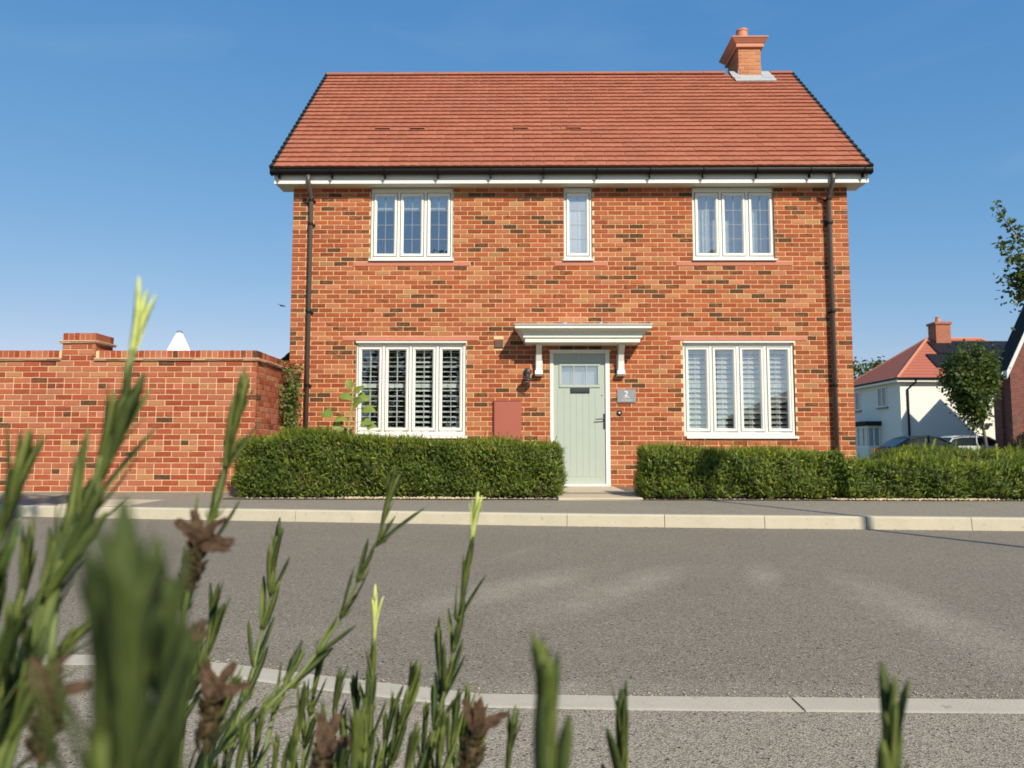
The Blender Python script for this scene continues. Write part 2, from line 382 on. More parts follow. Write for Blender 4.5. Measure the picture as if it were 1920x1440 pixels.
sheet('road', [[(x, -.0 + line_y(EDGE, x) if x >= -6 else 2.86, 0) for x in xs] for xs in [[-30, -14, -6, -4, -1.83, -1.53, -1.197, -.833, -.454, -.25, -.1, .2, 1.466, 9, 34]]] +
      [[(x, line_y(KERB, x)+.02, 0) for x in [-30, -14, -6, -4, -1.83, -1.53, -1.197, -.833, -.454, -.25, -.1, .2, 1.466, 9, 34]]], M['asphalt'])
xsn = [-30, -14, -6, -4, -1.83, -1.53, -1.197, -.833, -.454, -.25, -.1, .2, 1.466, 9, 34]
sheet('near_footway', [[(x, 1.25, .004) for x in xsn], [(x, (line_y(EDGE, x) if x >= -6 else 2.86)-.10, .004) for x in xsn]], M['foot'])
sheet('near_ground', [[(-30, -60, -.01), (34, -60, -.01)], [(-30, 1.26, -.01), (34, 1.26, -.01)]], M['ground'])
xk = [-30, -14, -9, -6.2, -4.33, -2.3, .45, 2.15, 3.0, 4.53, 8, 14, 34]
sheet('pavement', [[(x, line_y(KERB, x)+.12, .113) for x in xk], [(x, max(9.28, line_y(KERB, x)+.5)-.012*max(0, min(x, 8)), .130) for x in xk], [(x, max(10.14, line_y(KERB, x)+1.4), .166) for x in xk]], M['pave'])
# kerb stones, one object each
kerb = bpy.data.objects.new('kerb', None); link(kerb, None, (0, 7.4, 0)); kerb['kind'] = 'structure'
def stone_run(parent, name, line, s0, s1, L, width, z0, z1, mat, start_gap=.006, batter=.02, off=0.0, sub=1):
    s = s0
    while s < s1:
        e = min(s+L, s1); mb = MB(); n = 3
        ring = []
        for k in range(n):
            ss = s+start_gap/2+(e-s-start_gap)*k/(n-1)
            f0 = lerp_line(line, ss, off); f1 = lerp_line(line, ss, off+width)
            fb = lerp_line(line, ss, off+batter); ch = lerp_line(line, ss, off+batter+.012)
            dz = rnd.uniform(-.001, .001)
            ring.append([(f0[0], f0[1], z0), (fb[0], fb[1], z1-(.014 if z1 > .05 else .002)), (ch[0], ch[1], z1+dz), (f1[0], f1[1], z1+dz), (f1[0], f1[1], z0)])
        vs = [p for r in ring for p in r]; fs = []
        for i in range(n-1):
            for k in range(5): fs.append((i*5+k, i*5+(k+1) % 5, (i+1)*5+(k+1) % 5, (i+1)*5+k))
        fs += [(4, 3, 2, 1, 0), tuple((n-1)*5+k for k in range(5))]
        mb.add(vs, [f[::-1] for f in fs]); mb.build(name, mat, parent)
        s = e
def arc_to(line, x):
    acc = 0
    for a, b in zip(line[:-1], line[1:]):
        L = math.hypot(b[0]-a[0], b[1]-a[1])
        if a[0] <= x <= b[0]: return acc+L*(x-a[0])/(b[0]-a[0])
        acc += L
s_j = arc_to(KERB, .452)
stone_run(kerb, 'kerb_stone', KERB, s_j-.914*16, s_j+.914*18, .914, .125, -.1, .115, M['kerb'])
MB().box(-4.98, -4.2, 8.35, 9.3, .0, .128).build('pale_pavement_slab', M['path'])['kind'] = 'structure'
edging = bpy.data.objects.new('edging', None); link(edging, None, (0, 2.3, 0)); edging['kind'] = 'structure'
s_e = arc_to(EDGE, .795)
stone_run(edging, 'edging_stone', EDGE, s_e-.914*7, s_e+.914*12, .914, .118, -.1, .007, M['edging'], .007, .001, off=-.115)
# bed, path
sheet('garden_bed', [[(x, 9.20-.012*max(0, x), z) for x in (-3.55, 16)] for z in (.138,)] + [[(x, 12.2, .145) for x in (-3.55, 16)], [(x, 40, .0) for x in (-3.55, 16)]], M['soil'])
pth = MB(); pth.box(.46, 1.46, 9.16, 12.0, .05, .158); pth.build('front_path', M['path'], bevel=.01)['kind'] = 'structure'
ln = MB().box(-30, 34, -6, 1.25, -.05, .02).build('planting_bed', M['soil']); ln['kind'] = 'structure'

# ------------------------------------------------------------------ bricks
HP = [((0.387, 0.117, 0.046), .0), ((0.419, 0.154, 0.068), .0), ((0.445, 0.180, 0.087), .05), ((0.346, 0.083, 0.030), .1), ((0.313, 0.071, 0.028), .2),
      ((0.378, 0.102, 0.038), .30), ((0.296, 0.075, 0.028), .40), ((0.247, 0.079, 0.032), .47), ((0.412, 0.180, 0.072), .1), ((0.395, 0.199, 0.087), .15), ((0.329, 0.086, 0.036), .0), ((0.206, 0.071, 0.032), .53), ((0.395, 0.117, 0.057), .0), ((0.354, 0.094, 0.040), .34)]
HW = [10, 8, 6, 8, 8, 8, 9, 6, 4, 2, 8, 5, 8, 8]
GP = [((0.378, 0.099, 0.050), .0), ((0.404, 0.132, 0.070), .0), ((0.335, 0.075, 0.035), .05), ((0.430, 0.163, 0.092), .0), ((0.292, 0.062, 0.029), .15), ((0.241, 0.063, 0.034), .45), ((0.344, 0.088, 0.042), .25), ((0.396, 0.123, 0.064), .0), ((0.189, 0.066, 0.040), .50), ((0.413, 0.194, 0.088), .1)]
GW = [10, 10, 9, 8, 8, 3, 5, 8, 2, 3]
def brick_vf(l, h, d=.05, j=None):
    c = .0035; q = .0045
    o = [(0, q, 0), (l, q, 0), (l, q, h), (0, q, h)]
    i = [(c, 0, c), (l-c, 0, c), (l-c, 0, h-c), (c, 0, h-c)]
    b = [(0, d, 0), (l, d, 0), (l, d, h), (0, d, h)]
    if j: i = [(a[0]+j.uniform(-.0012, .0012), a[1]+j.uniform(-.0012, .0012), a[2]+j.uniform(-.0012, .0012)) for a in i]
    v = i+o+b
    f = [(0, 1, 2, 3)] + [(k, k+4, (k+1) % 4+4, (k+1) % 4) for k in range(4)] + [(k+4, k+8, (k+1) % 4+8, (k+1) % 4+4) for k in range(4)]
    return v, f
def place_bricks(parent, bricks, origin, ang, pal, wts, mat, nobj, pick, name='brick'):
    """bricks: (u, z, length, height) in the wall plane; pick(u,z) -> sort key or None"""
    ca, sa = math.cos(ang), math.sin(ang); R3 = Matrix.Rotation(ang, 4, 'Z')
    def wp(u, y, z): return (origin[0]+u*ca-y*sa, origin[1]+u*sa+y*ca, origin[2]+z)
    full = sorted([(pick(b), i) for i, b in enumerate(bricks) if pick(b) is not None])[:nobj]
    objs = set(i for _, i in full); cache = {}; mb = MB()
    for i, (u, z, l, h) in enumerate(bricks):
        k = rnd.choices(range(len(pal)), wts)[0]; dy = rnd.uniform(-.0015, .0015)
        if i in objs:
            vv = rnd.randrange(2); key = (k, vv, round(l, 3), round(h, 3))
            if key not in cache:
                jr = random.Random(hash(key) & 1023); v, f = brick_vf(l, h, .05, jr); s = jr.uniform(.9, 1.1)
                cache[key] = MB().add(v, f, 0, (*[q*s for q in pal[k][0]], pal[k][1])).mesh(name, mat)
            o = bpy.data.objects.new(name, cache[key]); link(o, parent, wp(u, dy, z)); o.rotation_euler = (0, 0, ang)
        else:
            s = rnd.uniform(.88, 1.12); v, f = brick_vf(l, h, .05, rnd)
            mb.add([wp(u+a[0], dy+a[1], z+a[2]) for a in v], f, 0, (*[q*s for q in pal[k][0]], pal[k][1]+rnd.uniform(-.04, .04)))
    if mb.v: mb.build('brickwork', mat, parent, kind='stuff')
def courses(u0, u1, z0, n, openings, bond='stretcher', first=0, J=.010, CH=.075):
    out = []
    for k in range(n):
        za = z0+k*CH; h = CH-J
        segs = []
        if bond == 'garden' and k % 5 == 3:
            x = u0
            while x < u1-1e-4: segs.append((x, min(x+.1025, u1))); x += .1125
        else:
            x = u0-(.1125 if (k+first) % 2 else 0)
            while x < u1-1e-4: segs.append((max(x, u0), min(x+.215, u1))); x += .225
        for a, b in segs:
            parts = [(a, b)]
            for ox0, ox1, oz0, oz1 in openings:
                if za+h > oz0+.02 and za < oz1-.02:
                    np_ = []
                    for p, q in parts:
                        if q <= ox0 or p >= ox1: np_.append((p, q)); continue
                        if p < ox0-.02: np_.append((p, ox0-.004))
                        if q > ox1+.02: np_.append((ox1+.004, q))
                    parts = np_
            for p, q in parts:
                if q-p > .03: out.append((p, za+J/2, q-p, h))
    return out

# ------------------------------------------------------------------ the brick house
D = 12.06; HX0, HX1 = -3.636, 5.2415; ZB = .113; ZT = 4.92; BACK = 18.0
house = thing('brick_house', 'two-storey red brick house with a sage green front door and a red tiled roof', 'house', (.8, D, .1))
OPEN = {'LL': (-2.58, -.84, .938, 2.438), 'LR': (2.58, 4.32, .938, 2.438), 'DO': (.482, 1.423, .0, 2.288),
        'UL': (-2.385, -1.06, 3.713, 5.2), 'UM': (.713, 1.166, 3.713, 5.2), 'UR': (2.772, 4.07, 3.713, 5.2)}
def wall_with_holes(mb, x0, x1, z0, z1, ya, yb, holes):
    xs = sorted({x0, x1} | {min(max(v, x0), x1) for h in holes for v in h[:2]}); zs = sorted({z0, z1} | {min(max(v, z0), z1) for h in holes for v in h[2:]})
    nx, nz_ = len(xs)-1, len(zs)-1
    solid = [[not any(h[0]-1e-6 <= (xs[i]+xs[i+1])/2 <= h[1]+1e-6 and h[2] <= (zs[j]+zs[j+1])/2 <= h[3] for h in holes) for j in range(nz_)] for i in range(nx)]
    def S(i, j): return 0 <= i < nx and 0 <= j < nz_ and solid[i][j]
    for i in range(nx):
        for j in range(nz_):
            if not S(i, j): continue
            a, b, c, d = xs[i], xs[i+1], zs[j], zs[j+1]
            mb.add([(a, ya, c), (b, ya, c), (b, ya, d), (a, ya, d)], [(0, 1, 2, 3)])
            mb.add([(a, yb, c), (b, yb, c), (b, yb, d), (a, yb, d)], [(3, 2, 1, 0)], 1)
            if not S(i-1, j): mb.add([(a, ya, c), (a, ya, d), (a, yb, d), (a, yb, c)], [(0, 1, 2, 3)])
            if not S(i+1, j): mb.add([(b, ya, c), (b, yb, c), (b, yb, d), (b, ya, d)], [(0, 1, 2, 3)])
            if not S(i, j-1): mb.add([(a, ya, c), (a, yb, c), (b, yb, c), (b, ya, c)], [(0, 1, 2, 3)])
            if not S(i, j+1): mb.add([(a, ya, d), (b, ya, d), (b, yb, d), (a, yb, d)], [(0, 1, 2, 3)])
fw = MB(); wall_with_holes(fw, HX0+.003, HX1-.003, 0, ZT+.2, D+.007, D+.30, list(OPEN.values()))
front = fw.build('front_wall', [M['mortar'], M['room']], house)
strings = [(-2.655, -.78, 3.640, 3.706), (.563, 1.403, 3.640, 3.706), (2.497, 4.347, 3.640, 3.706), (-2.802, -.646, 2.440, 2.506), (2.384, 4.536, 2.440, 2.506)]
bl = courses(HX0, HX1, ZB-.075, 66, list(OPEN.values())+[(s[0], s[1], s[2]-.004, s[3]+.004) for s in strings]+[(-.395, -.25, 2.32, 2.46)])
bl = [b for b in bl if b[1]+b[3] < ZT+.02]
def pk(b):
    if abs(b[2]-.215) > .002 or b[1] < .98: return None
    return (Vector((b[0]+.1, D, b[1]))-CAM).length
place_bricks(front, bl, (0, D, 0), 0, HP, HW, M['brick'], 262, pk)
# reveals in brick and the red string courses
rv = MB()
for k, (a, b, c, d) in OPEN.items():
    d = min(d, ZT)
    rv.box(a-.004, a+.0, D+.008, D+.09, c, d); rv.box(b-.0, b+.004, D+.008, D+.09, c, d)
rv.build('reveal', M['brickflat'], house)
for s in strings:
    n = 3 if s[1]-s[0] > 1.5 else 1
    for k in range(n):
        a = s[0]+(s[1]-s[0])*k/n+(.004 if k else 0); b = s[0]+(s[1]-s[0])*(k+1)/n-.004
        MB().box(a, b, D-.004, D+.05, s[2], s[3]).build('lintel_stone', M['redstone'], house, bevel=.003)
# other walls, interior floor and ceiling (closed, so rooms are dark)
ow = MB()
ow.box(HX0+.004, HX0+.26, D+.302, BACK, 0, 5.0); ow.box(HX1-.26, HX1-.004, D+.302, BACK, 0, 5.0); ow.box(HX0+.262, HX1-.262, BACK-.26, BACK, 0, 5.0)
gab = [(D+.05, 5.0), (BACK, 5.0), (15.03, 8.16)]
ow.add([(HX0+.004, y, z) for y, z in gab]+[(HX0+.2, y, z) for y, z in gab], [(0, 1, 2), (5, 4, 3), (0, 3, 4, 1), (1, 4, 5, 2), (2, 5, 3, 0)])
ow.add([(HX1-.2, y, z) for y, z in gab]+[(HX1-.004, y, z) for y, z in gab], [(0, 1, 2), (5, 4, 3), (0, 3, 4, 1), (1, 4, 5, 2), (2, 5, 3, 0)])
ow.build('side_and_back_wall', M['brickflat'], house)
fl = MB(); fl.box(HX0+.27, HX1-.27, D+.31, BACK-.27, .1, .2); fl.box(HX0+.27, HX1-.27, D+.31, BACK-.27, 2.62, 2.85); fl.box(HX0+.27, HX1-.27, D+.31, BACK-.27, 5.0, 5.1)
fl.box(-.2, -.1, D+.31, 16, .2, 5.0); fl.box(1.9, 2.0, D+.31, 16, .2, 5.0)
fl.build('inner_floor', M['room'], house)

# ---- windows
def make_window(key, n, gx, gw, pitch, gz0, gz1, bars, gm, has_head=True):
    x0, x1, z0, z1 = OPEN[key]; top = 2.395 if key in ('LL', 'LR') else 4.90
    yf = D+.035
    fr = MB(); fz0 = z0+.008
    wall_with_holes(fr, x0+.004, x1-.004, fz0, top, yf, yf+.07, [(gx+i*pitch-.058, gx+i*pitch+gw+.058, gz0-.058, gz1+.058) for i in range(n)])
    win = fr.build('window', [M['white'], M['white']], house)
    for i in range(n):
        a = gx+i*pitch; sm = MB(); e = .046
        # casement sash with a chamfered inner lip, standing proud of the frame
        o = (a-e, a+gw+e, gz0-e, gz1+e); g = (a, a+gw, gz0, gz1); h = (a-.018, a+gw+.018, gz0-.018, gz1+.018)
        def ring(r, y): return [(r[0], y, r[2]), (r[1], y, r[2]), (r[1], y, r[3]), (r[0], y, r[3])]
        rings = [ring(o, yf+.03), ring(o, yf-.008), ring((o[0]+.005, o[1]-.005, o[2]+.005, o[3]-.005), yf-.013), ring(h, yf-.013), ring(g, yf+.010), ring(g, yf+.04)]
        vs = [p for r in rings for p in r]; fs = []
        for q in range(len(rings)-1):
            for k in range(4): fs.append((q*4+k, q*4+(k+1) % 4, q*4+4+(k+1) % 4, q*4+4+k))
        sm.add(vs, fs); sm.build('sash', M['white'], win)
        MB().box(a+.001, a+gw-.001, yf+.018, yf+.022, gz0+.001, gz1-.001).build('pane', gm, win)
        ld = MB(); xm = a+gw/2
        ld.box(xm-.0035, xm+.0035, yf+.0135, yf+.0175, gz0+.002, gz1-.002)
        for r in range(1, bars): 
            zz = gz0+(gz1-gz0)*r/bars; ld.box(a+.002, a+gw-.002, yf+.0130, yf+.0172, zz-.0035, zz+.0035)
        ld.build('leading', M['leadstrip'], win)
    if key in ('LL', 'LR'):
        MB().extrude_x([(D+.06, 2.428), (D-.032, 2.424), (D-.032, 2.400), (D-.020, 2.396), (D+.06, 2.396)], x0-.0, x1+.0).build('head_trim', M['white'], win, bevel=.002)
        MB().extrude_x([(D+.06, .934), (D-.030, .928), (D-.038, .920), (D-.038, .896), (D-.028, .892), (D+.06, .892)], x0+.03 if key == 'LR' else x0-.02, x1+.03).build('sill', M['white'], win, bevel=.002)
        MB().box(x0+.004, x1-.004, D+.02, D+.07, .9355, .945).build('sill_upstand', M['white'], win)
    else:
        MB().extrude_x([(D+.06, 3.746), (D-.034, 3.740), (D-.040, 3.732), (D-.040, 3.716), (D+.06, 3.710)], x0-.018, x1+.018).build('sill', M['white'], win, bevel=.002)
        MB().box(x0+.004, x1-.004, D+.025, D+.06, 4.902, 4.919).build('head_trim', M['cream'], win)
    return win
make_window('LL', 4, -2.497, .272, .4265, 1.060, 2.288, 5, M['glassdark'])
make_window('LR', 4, 2.668, .272, .4265, 1.052, 2.283, 5, M['glass'])
make_window('UL', 3, -2.290, .274, .4295, 3.850, 4.788, 4, M['glass'])
make_window('UM', 1, .804, .266, .43, 3.853, 4.785, 4, M['glassobs'])
make_window('UR', 3, 2.865, .274, .4295, 3.850, 4.785, 4, M['glass'])
# plantation shutters behind the ground floor windows: panel > louvre
lou = MB().extrude_x([(-.036, 0), (-.018, .0055), (.018, .0055), (.036, 0), (.018, -.0055), (-.018, -.0055)], 0, .31).mesh('louvre', M['shut'])
def shutters(gx, pitch, z0, z1, zm, angs):
    for i in range(4):
        a = gx+i*pitch-.055; b = a+.385; y = D+.19
        f = MB(); f.box(a, a+.036, y-.015, y+.015, z0-.06, z1+.05); f.box(b-.036, b, y-.015, y+.015, z0-.06, z1+.05)
        f.box(a+.0362, b-.0362, y-.013, y+.013, z0-.06, z0-.005); f.box(a+.0362, b-.0362, y-.013, y+.013, z1+.0, z1+.05); f.box(a+.0362, b-.0362, y-.015, y+.013, zm-.032, zm+.032)
        f.box((a+b)/2-.014, (a+b)/2-.004, y-.043, y-.036, zm+.06, z1-.03); f.box((a+b)/2-.014, (a+b)/2-.004, y-.043, y-.036, z0+.03, zm-.06)
        s = f.build('shutter', M['shut'], house, bevel=.002)
        for (za, zb) in ((z0, zm-.032), (zm+.032, z1)):
            n = int((zb-za)/.077); st = (zb-za)/n
            for k in range(n):
                o = bpy.data.objects.new('louvre', lou); link(o, s, (a+.0375, y, za+st*(k+.5))); t = angs[i]+rnd.uniform(-.04, .04)
                o.rotation_euler = (t, 0, 0)
shutters(-2.497, .4265, 1.03, 2.31, 1.735, (.16, .14, .46, .30))
shutters(2.668, .4265, 1.03, 2.31, 1.735, (.92, .95, .90, .80))
# roller blind upstairs left, net curtains upstairs right, blind upstairs middle
bl_ = MB().box(-2.36, -1.08, D+.14, D+.16, 4.60, 4.632); bl_.box(-2.36, -1.08, D+.15, D+.153, 4.632, 4.9)
bl_.build('roller_blind', M['net'], house)
def curtain(x0, x1, z0, z1, y, amp=.018, wv=.055):
    n = int((x1-x0)/.012); vs = []; fs = []
    for i in range(n+1):
        x = x0+(x1-x0)*i/n; yy = y+amp*math.sin(x/wv*2*math.pi)+.3*amp*math.sin(x*37)
        vs += [(x, yy, z0), (x, yy, z1)]
    for i in range(n): fs.append((2*i, 2*i+2, 2*i+3, 2*i+1))
    return MB().add(vs, fs)
curtain(2.80, 3.10, 3.8, 4.9, D+.18).build('curtain', M['net'], house); curtain(3.66, 3.85, 3.8, 4.9, D+.2).build('curtain', M['net'], house)
curtain(3.10, 4.05, 3.8, 4.9, D+.34, .01, .12).build('curtain', M['net'], house)
curtain(.73, 1.15, 3.8, 4.9, D+.20, .006, .2).build('curtain', M['net'], house)

# ---- door
df = MB(); y0 = D-.006
df.box(.484, .536, y0, D+.08, .165, 2.232); df.box(1.352, 1.420, y0, D+.08, .165, 2.232); df.box(.484, 1.420, y0-.002, D+.08, 2.2325, 2.284)
df.build('door_frame', M['white'], house, bevel=.004)
MB().box(.47, 1.432, D-.028, D-.008, 2.256, 2.29).build('door_head_trim', M['white'], house, bevel=.003)
dm = MB(); dyf = D+.022
gz0, gz1, gx0, gx1 = 1.735, 2.036, .666, 1.234
wall_with_holes(dm, .538, 1.350, .196, 2.230, dyf, dyf+.044, [(gx0-.006, gx1+.006, gz0-.006, gz1+.006)])
door = dm.build('front_door', [M['sage'], M['sage']], house)
n = 7
for k in range(n):      # vertical boards of the lower door
    a = .600+(1.288-.600)*k/n; b = .600+(1.288-.600)*(k+1)/n
    MB().box(a+.0022, b-.0022, dyf-.004, dyf-.0005, .30, 1.66).build('door_board', M['sage'], door, bevel=.0015)
fm = MB()
for (a, b, c, d) in ((gx0-.04, gx1+.04, gz0-.04, gz0), (gx0-.04, gx1+.04, gz1, gz1+.04), (gx0-.04, gx0, gz0+.0005, gz1-.0005), (gx1, gx1+.04, gz0+.0005, gz1-.0005)):
    fm.box(a, b, dyf-.016, dyf+.01, c, d)
fm.box(.8475, .8625, dyf-.012, dyf+.01, gz0+.001, gz1-.001); fm.box(1.0445, 1.0595, dyf-.012, dyf+.01, gz0+.001, gz1-.001)
fm.build('glazing_frame', M['sage'], door, bevel=.004)
for a, b in ((gx0, .847), (.863, 1.044), (1.060, gx1)):
    MB().box(a+.001, b-.001, dyf+.012, dyf+.018, gz0+.001, gz1-.001).build('pane', M['glassobs'], door)
curtain(.56, 1.34, 1.6, 2.15, dyf+.09, .004, .3).build('door_blind', M['net'], door)
lb = MB(); lb.box(.802, 1.106, dyf-.014, dyf-.0045, 1.602, 1.684); lb.box(.822, 1.086, dyf-.022, dyf-.0142, 1.618, 1.662)
lb.build('letterbox', M['iron'], door, bevel=.004)
hd = MB(); hd.box(1.318, 1.346, dyf-.014, dyf-.0045, 1.045, 1.285)
hd.tube([(1.332, dyf-.01, 1.200), (1.332, dyf-.05, 1.200), (1.300, dyf-.058, 1.200), (1.192, dyf-.058, 1.192)], [.010, .010, .009, .008])
hd.lathe([(.012, 0), (.012, .008)], (1.332, dyf-.012, 1.10), 12, 0, 'y')
hd.build('door_handle', M['iron'], door, smooth=False, bevel=.002)
MB().lathe([(.011, 0), (.011, .006), (.005, .009)], (1.300, dyf-.004, 1.575), 14, 0, 'y').build('door_lock', M['alloy'], door)
MB().lathe([(.009, 0), (.009, .006), (.004, .009)], (.945, dyf-.002, 2.165), 14, 0, 'y').build('door_stud', M['whitepaint'], door)
MB().box(.487, 1.417, D-.05, D+.07, .150, .193).build('threshold', M['cream'], house, bevel=.006)

# ---- canopy over the door
cn = MB()
prof = [(D, 2.600, 0), (D-.52, 2.600, 0), (D-.52, 2.556, 0), (D-.505, 2.550, .012)]
for k in range(7):
    t = k/6*math.pi/2; prof.append((D-.50+.105*math.sin(t), 2.545-.062*(1-math.cos(t)), .015+.105*math.sin(t)))
prof += [(D-.395, 2.480, .125), (D-.395, 2.432, .125), (D-.375, 2.425, .145), (D-.368, 2.420, .155), (D-.368, 2.362, .155), (D-.352, 2.352, .170), (D, 2.352, .170)]
cn.extrude_x(prof, -.065, 2.005)
canopy = cn.build('door_canopy', M['cream'], house)
cl_ = MB(); cl_.extrude_x([(D-.002, 2.675, .03), (D-.535, 2.622, 0), (D-.537, 2.603, 0), (D-.002, 2.603, .0)], -.078, 2.018); cl_.box(-.06, 2.0, D-.03, D-.004, 2.66, 2.70)
for xx in (.69, 1.24): cl_.tube([(xx, D-.52, 2.632), (xx, D-.2, 2.668), (xx, D-.03, 2.69)], .024, 8)
cl_.build('canopy_lead', M['lead'], canopy)
for bx in (.244, 1.527):
    bm_ = MB(); x0, x1 = bx, bx+.122
    pr = [(D, 2.350), (D-.27, 2.350), (D-.27, 2.31), (D-.23, 2.28), (D-.16, 2.20), (D-.115, 2.10), (D-.10, 1.99), (D-.10, 1.955), (D, 1.955)]
    bm_.extrude_x(pr, x0+.018, x1-.018)
    pr2 = [(D, 1.954), (D-.115, 1.954), (D-.13, 1.935), (D-.13, 1.895), (D-.10, 1.868), (D, 1.868)]
    bm_.extrude_x(pr2, x0, x1)
    bm_.extrude_x([(D-.002, 2.20), (D-.055, 2.20), (D-.055, 1.96), (D-.002, 1.96)], x0+.004, x1-.004)
    bm_.build('canopy_bracket', M['white'], canopy, bevel=.004)

# ---- eaves: soffit, fascia, gutter, downpipes
EX0, EX1 = -3.885, 5.495
MB().box(EX0+.01, EX1-.01, D-.19, D+.006, 4.925, 4.936).build('soffit', M['cream'], house)
MB().box(EX0, EX1, D-.215, D-.1905, 4.912, 5.075).build('fascia', M['white'], house, bevel=.003)
for s, x in ((-1, HX0), (1, HX1)):
    a, b = (EX0+.005, HX0-.002) if s < 0 else (HX1+.002, EX1-.005)
    MB().extrude_x([(D-.19, 4.937), (D-.19, 5.06), (D+.25, 5.45), (D+.25, 4.937)], a, b).build('eaves_box_end', M['cream'], house)
g = MB(); GX0, GX1 = -3.915, 5.515; gy = D-.275; gzt = 5.112
pr = [(gy+.056, gzt), (gy+.058, gzt), ]
for k in range(9): a = math.pi*k/8; pr.append((gy+.058*math.cos(a), gzt-.028-.046*math.sin(a)))
pr += [(gy-.058, gzt), (gy-.062, gzt), (gy-.064, gzt-.01)]
for k in range(8, -1, -1): a = math.pi*k/8; pr.append((gy+.062*math.cos(a), gzt-.030-.050*math.sin(a)))
g.extrude_x(pr[:], GX0, GX1)
g.box(GX0-.004, GX0+.002, gy-.066, gy+.062, gzt-.082, gzt+.003); g.box(GX1-.002, GX1+.004, gy-.066, gy+.062, gzt-.082, gzt+.003)
g.build('gutter', M['black'], house)
nb = 12
for k in range(nb):
    x = GX0+.12+(GX1-GX0-.24)*k/(nb-1)
    q = MB(); pts = [(x, gy-.070, gzt+.004)]
    for kk in range(8, -1, -1): a = math.pi*kk/8; pts.append((x, gy+.070*math.cos(a), gzt-.032-.058*math.sin(a)))
    q.tube(pts, .010, 5); q.box(x-.014, x+.014, D-.226, D-.2155, 4.985, 5.07); q.box(x-.008, x+.008, gy-.03, D-.216, 4.985, 5.02)
    q.build('gutter_bracket', M['black'], house)
for px_ in (-3.325, 4.915):
    q = MB(); yy = D-.075
    q.tube([(px_, gy, 5.03), (px_, gy, 4.955), (px_, gy+.01, 4.92), (px_, yy-.03, 4.76), (px_, yy, 4.70), (px_, yy, .16)], .034, 14)
    dp = q.build('downpipe', M['pipe'], house, smooth=True)
    for z in (4.69, 4.30, 2.88, 1.72):
        c = MB(); c.lathe([(.040, -.022), (.042, -.018), (.042, .018), (.040, .022)], (px_, yy, z), 16); c.box(px_-.055, px_+.055, yy+.035, D-.004, z-.010, z+.010)
        c.build('pipe_clip', M['black'], dp)

# ---- roof
RY0, RZ0, RY1, RZ1 = D-.285, 5.140, 15.03, 8.290
SL = math.hypot(RY1-RY0, RZ1-RZ0); ds = Vector((0, (RY1-RY0)/SL, (RZ1-RZ0)/SL)); dn = Vector((0, -ds.z, ds.y)); pitch = math.atan2(RZ1-RZ0, RY1-RY0)
rf = MB(); TX0, TX1 = -3.895, 5.492
def rp(s, h): return (RY0+ds.y*s+dn.y*h, RZ0+ds.z*s+dn.z*h)
a0, a1, a2, a3 = rp(.03, -.03), rp(SL-.02, -.03), rp(SL-.02, -.10), rp(.10, -.10)
rf.extrude_x([a0, a3, a2, a1], TX0+.03, TX1-.03)
by = 2*RY1
rf.extrude_x([(by-a0[0], a0[1]), (by-a3[0], a3[1]), (by-a2[0], a2[1]), (by-a1[0], a1[1])], TX0+.03, TX1-.03, 1)
rf.extrude_x([(by-p[0], p[1]) for p in (rp(0, .02), rp(0, -.028), rp(SL-.01, -.028), rp(SL-.01, .02))], TX0, TX1, 1)
roof = rf.build('roof', [M['verge'], M['fartile']], house)
NR = 24; gauge = (SL-.08)/NR; TW = (TX1-TX0)/28.5
TP = [(.92, .90, .89), (.96, .95, .94), (1, 1, 1), (1.04, 1.03, 1.0), (1.0, .95, .92), (1.06, 1.07, 1.07), (.95, .94, .95)]
def tile_vf(w, L=None, vent=False):
    L = L or gauge+.045; n = 6; g_ = .0028; vs = []; fs = []; j = rnd.uniform(-.0015, .0025)
    for i in range(n+1):
        t = i/n; x = g_+t*(w-2*g_); c = .0042*math.sin(math.pi*((2*t) % 1.0)) if 0 < t < 1 else 0
        vs += [(x, 0, .029+c*1.6+j), (x, L, .002), (x, .004, -.004+c*.3+j)]
    for i in range(n): fs += [(3*i, 3*i+3, 3*i+4, 3*i+1), (3*i+2, 3*i+5, 3*i+3, 3*i)]
    fs += [(0, 1, 2), (3*n, 3*n+2, 3*n+1)]
    return vs, fs
Rm = Matrix(((1, 0, 0), (0, ds.y, dn.y), (0, ds.z, dn.z)))
tmesh = []
for k in range(len(TP)):
    for _ in range(2):
        v, f = tile_vf(TW); tmesh.append(MB().add(v, f, 0, (*TP[k], 1)).mesh('roof_tile', M['tile']))
rest = MB(); cnt = 0
ventx = [(-2.42, 7.6), (-1.80, 7.6), (.02, 7.6), (.92, 7.6)]
for r in range(NR):
    s = r*gauge; off = (.5 if r % 2 else 0) + rnd.uniform(-.02, .02); x = TX0-TW*off
    while x < TX1-.02:
        a, b = max(x, TX0), min(x+TW, TX1)
        h = .010+rnd.uniform(-.001, .002); y_, z_ = rp(s, h)
        if b-a > TW-.001 and cnt < 262:
            o = bpy.data.objects.new('roof_tile', tmesh[rnd.randrange(len(tmesh))]); link(o, roof, (a, y_, z_)); o.rotation_euler = (pitch, 0, rnd.uniform(-.002, .002)); cnt += 1
        elif b-a > .03:
            v, f = tile_vf(b-a); c = rnd.choice(TP)
            rest.add([Vector((a, y_, z_)) + Rm @ Vector(p) for p in v], f, 0, (*c, 1))
        x += TW
rest.build('tile_courses', M['tile'], roof, kind='stuff')
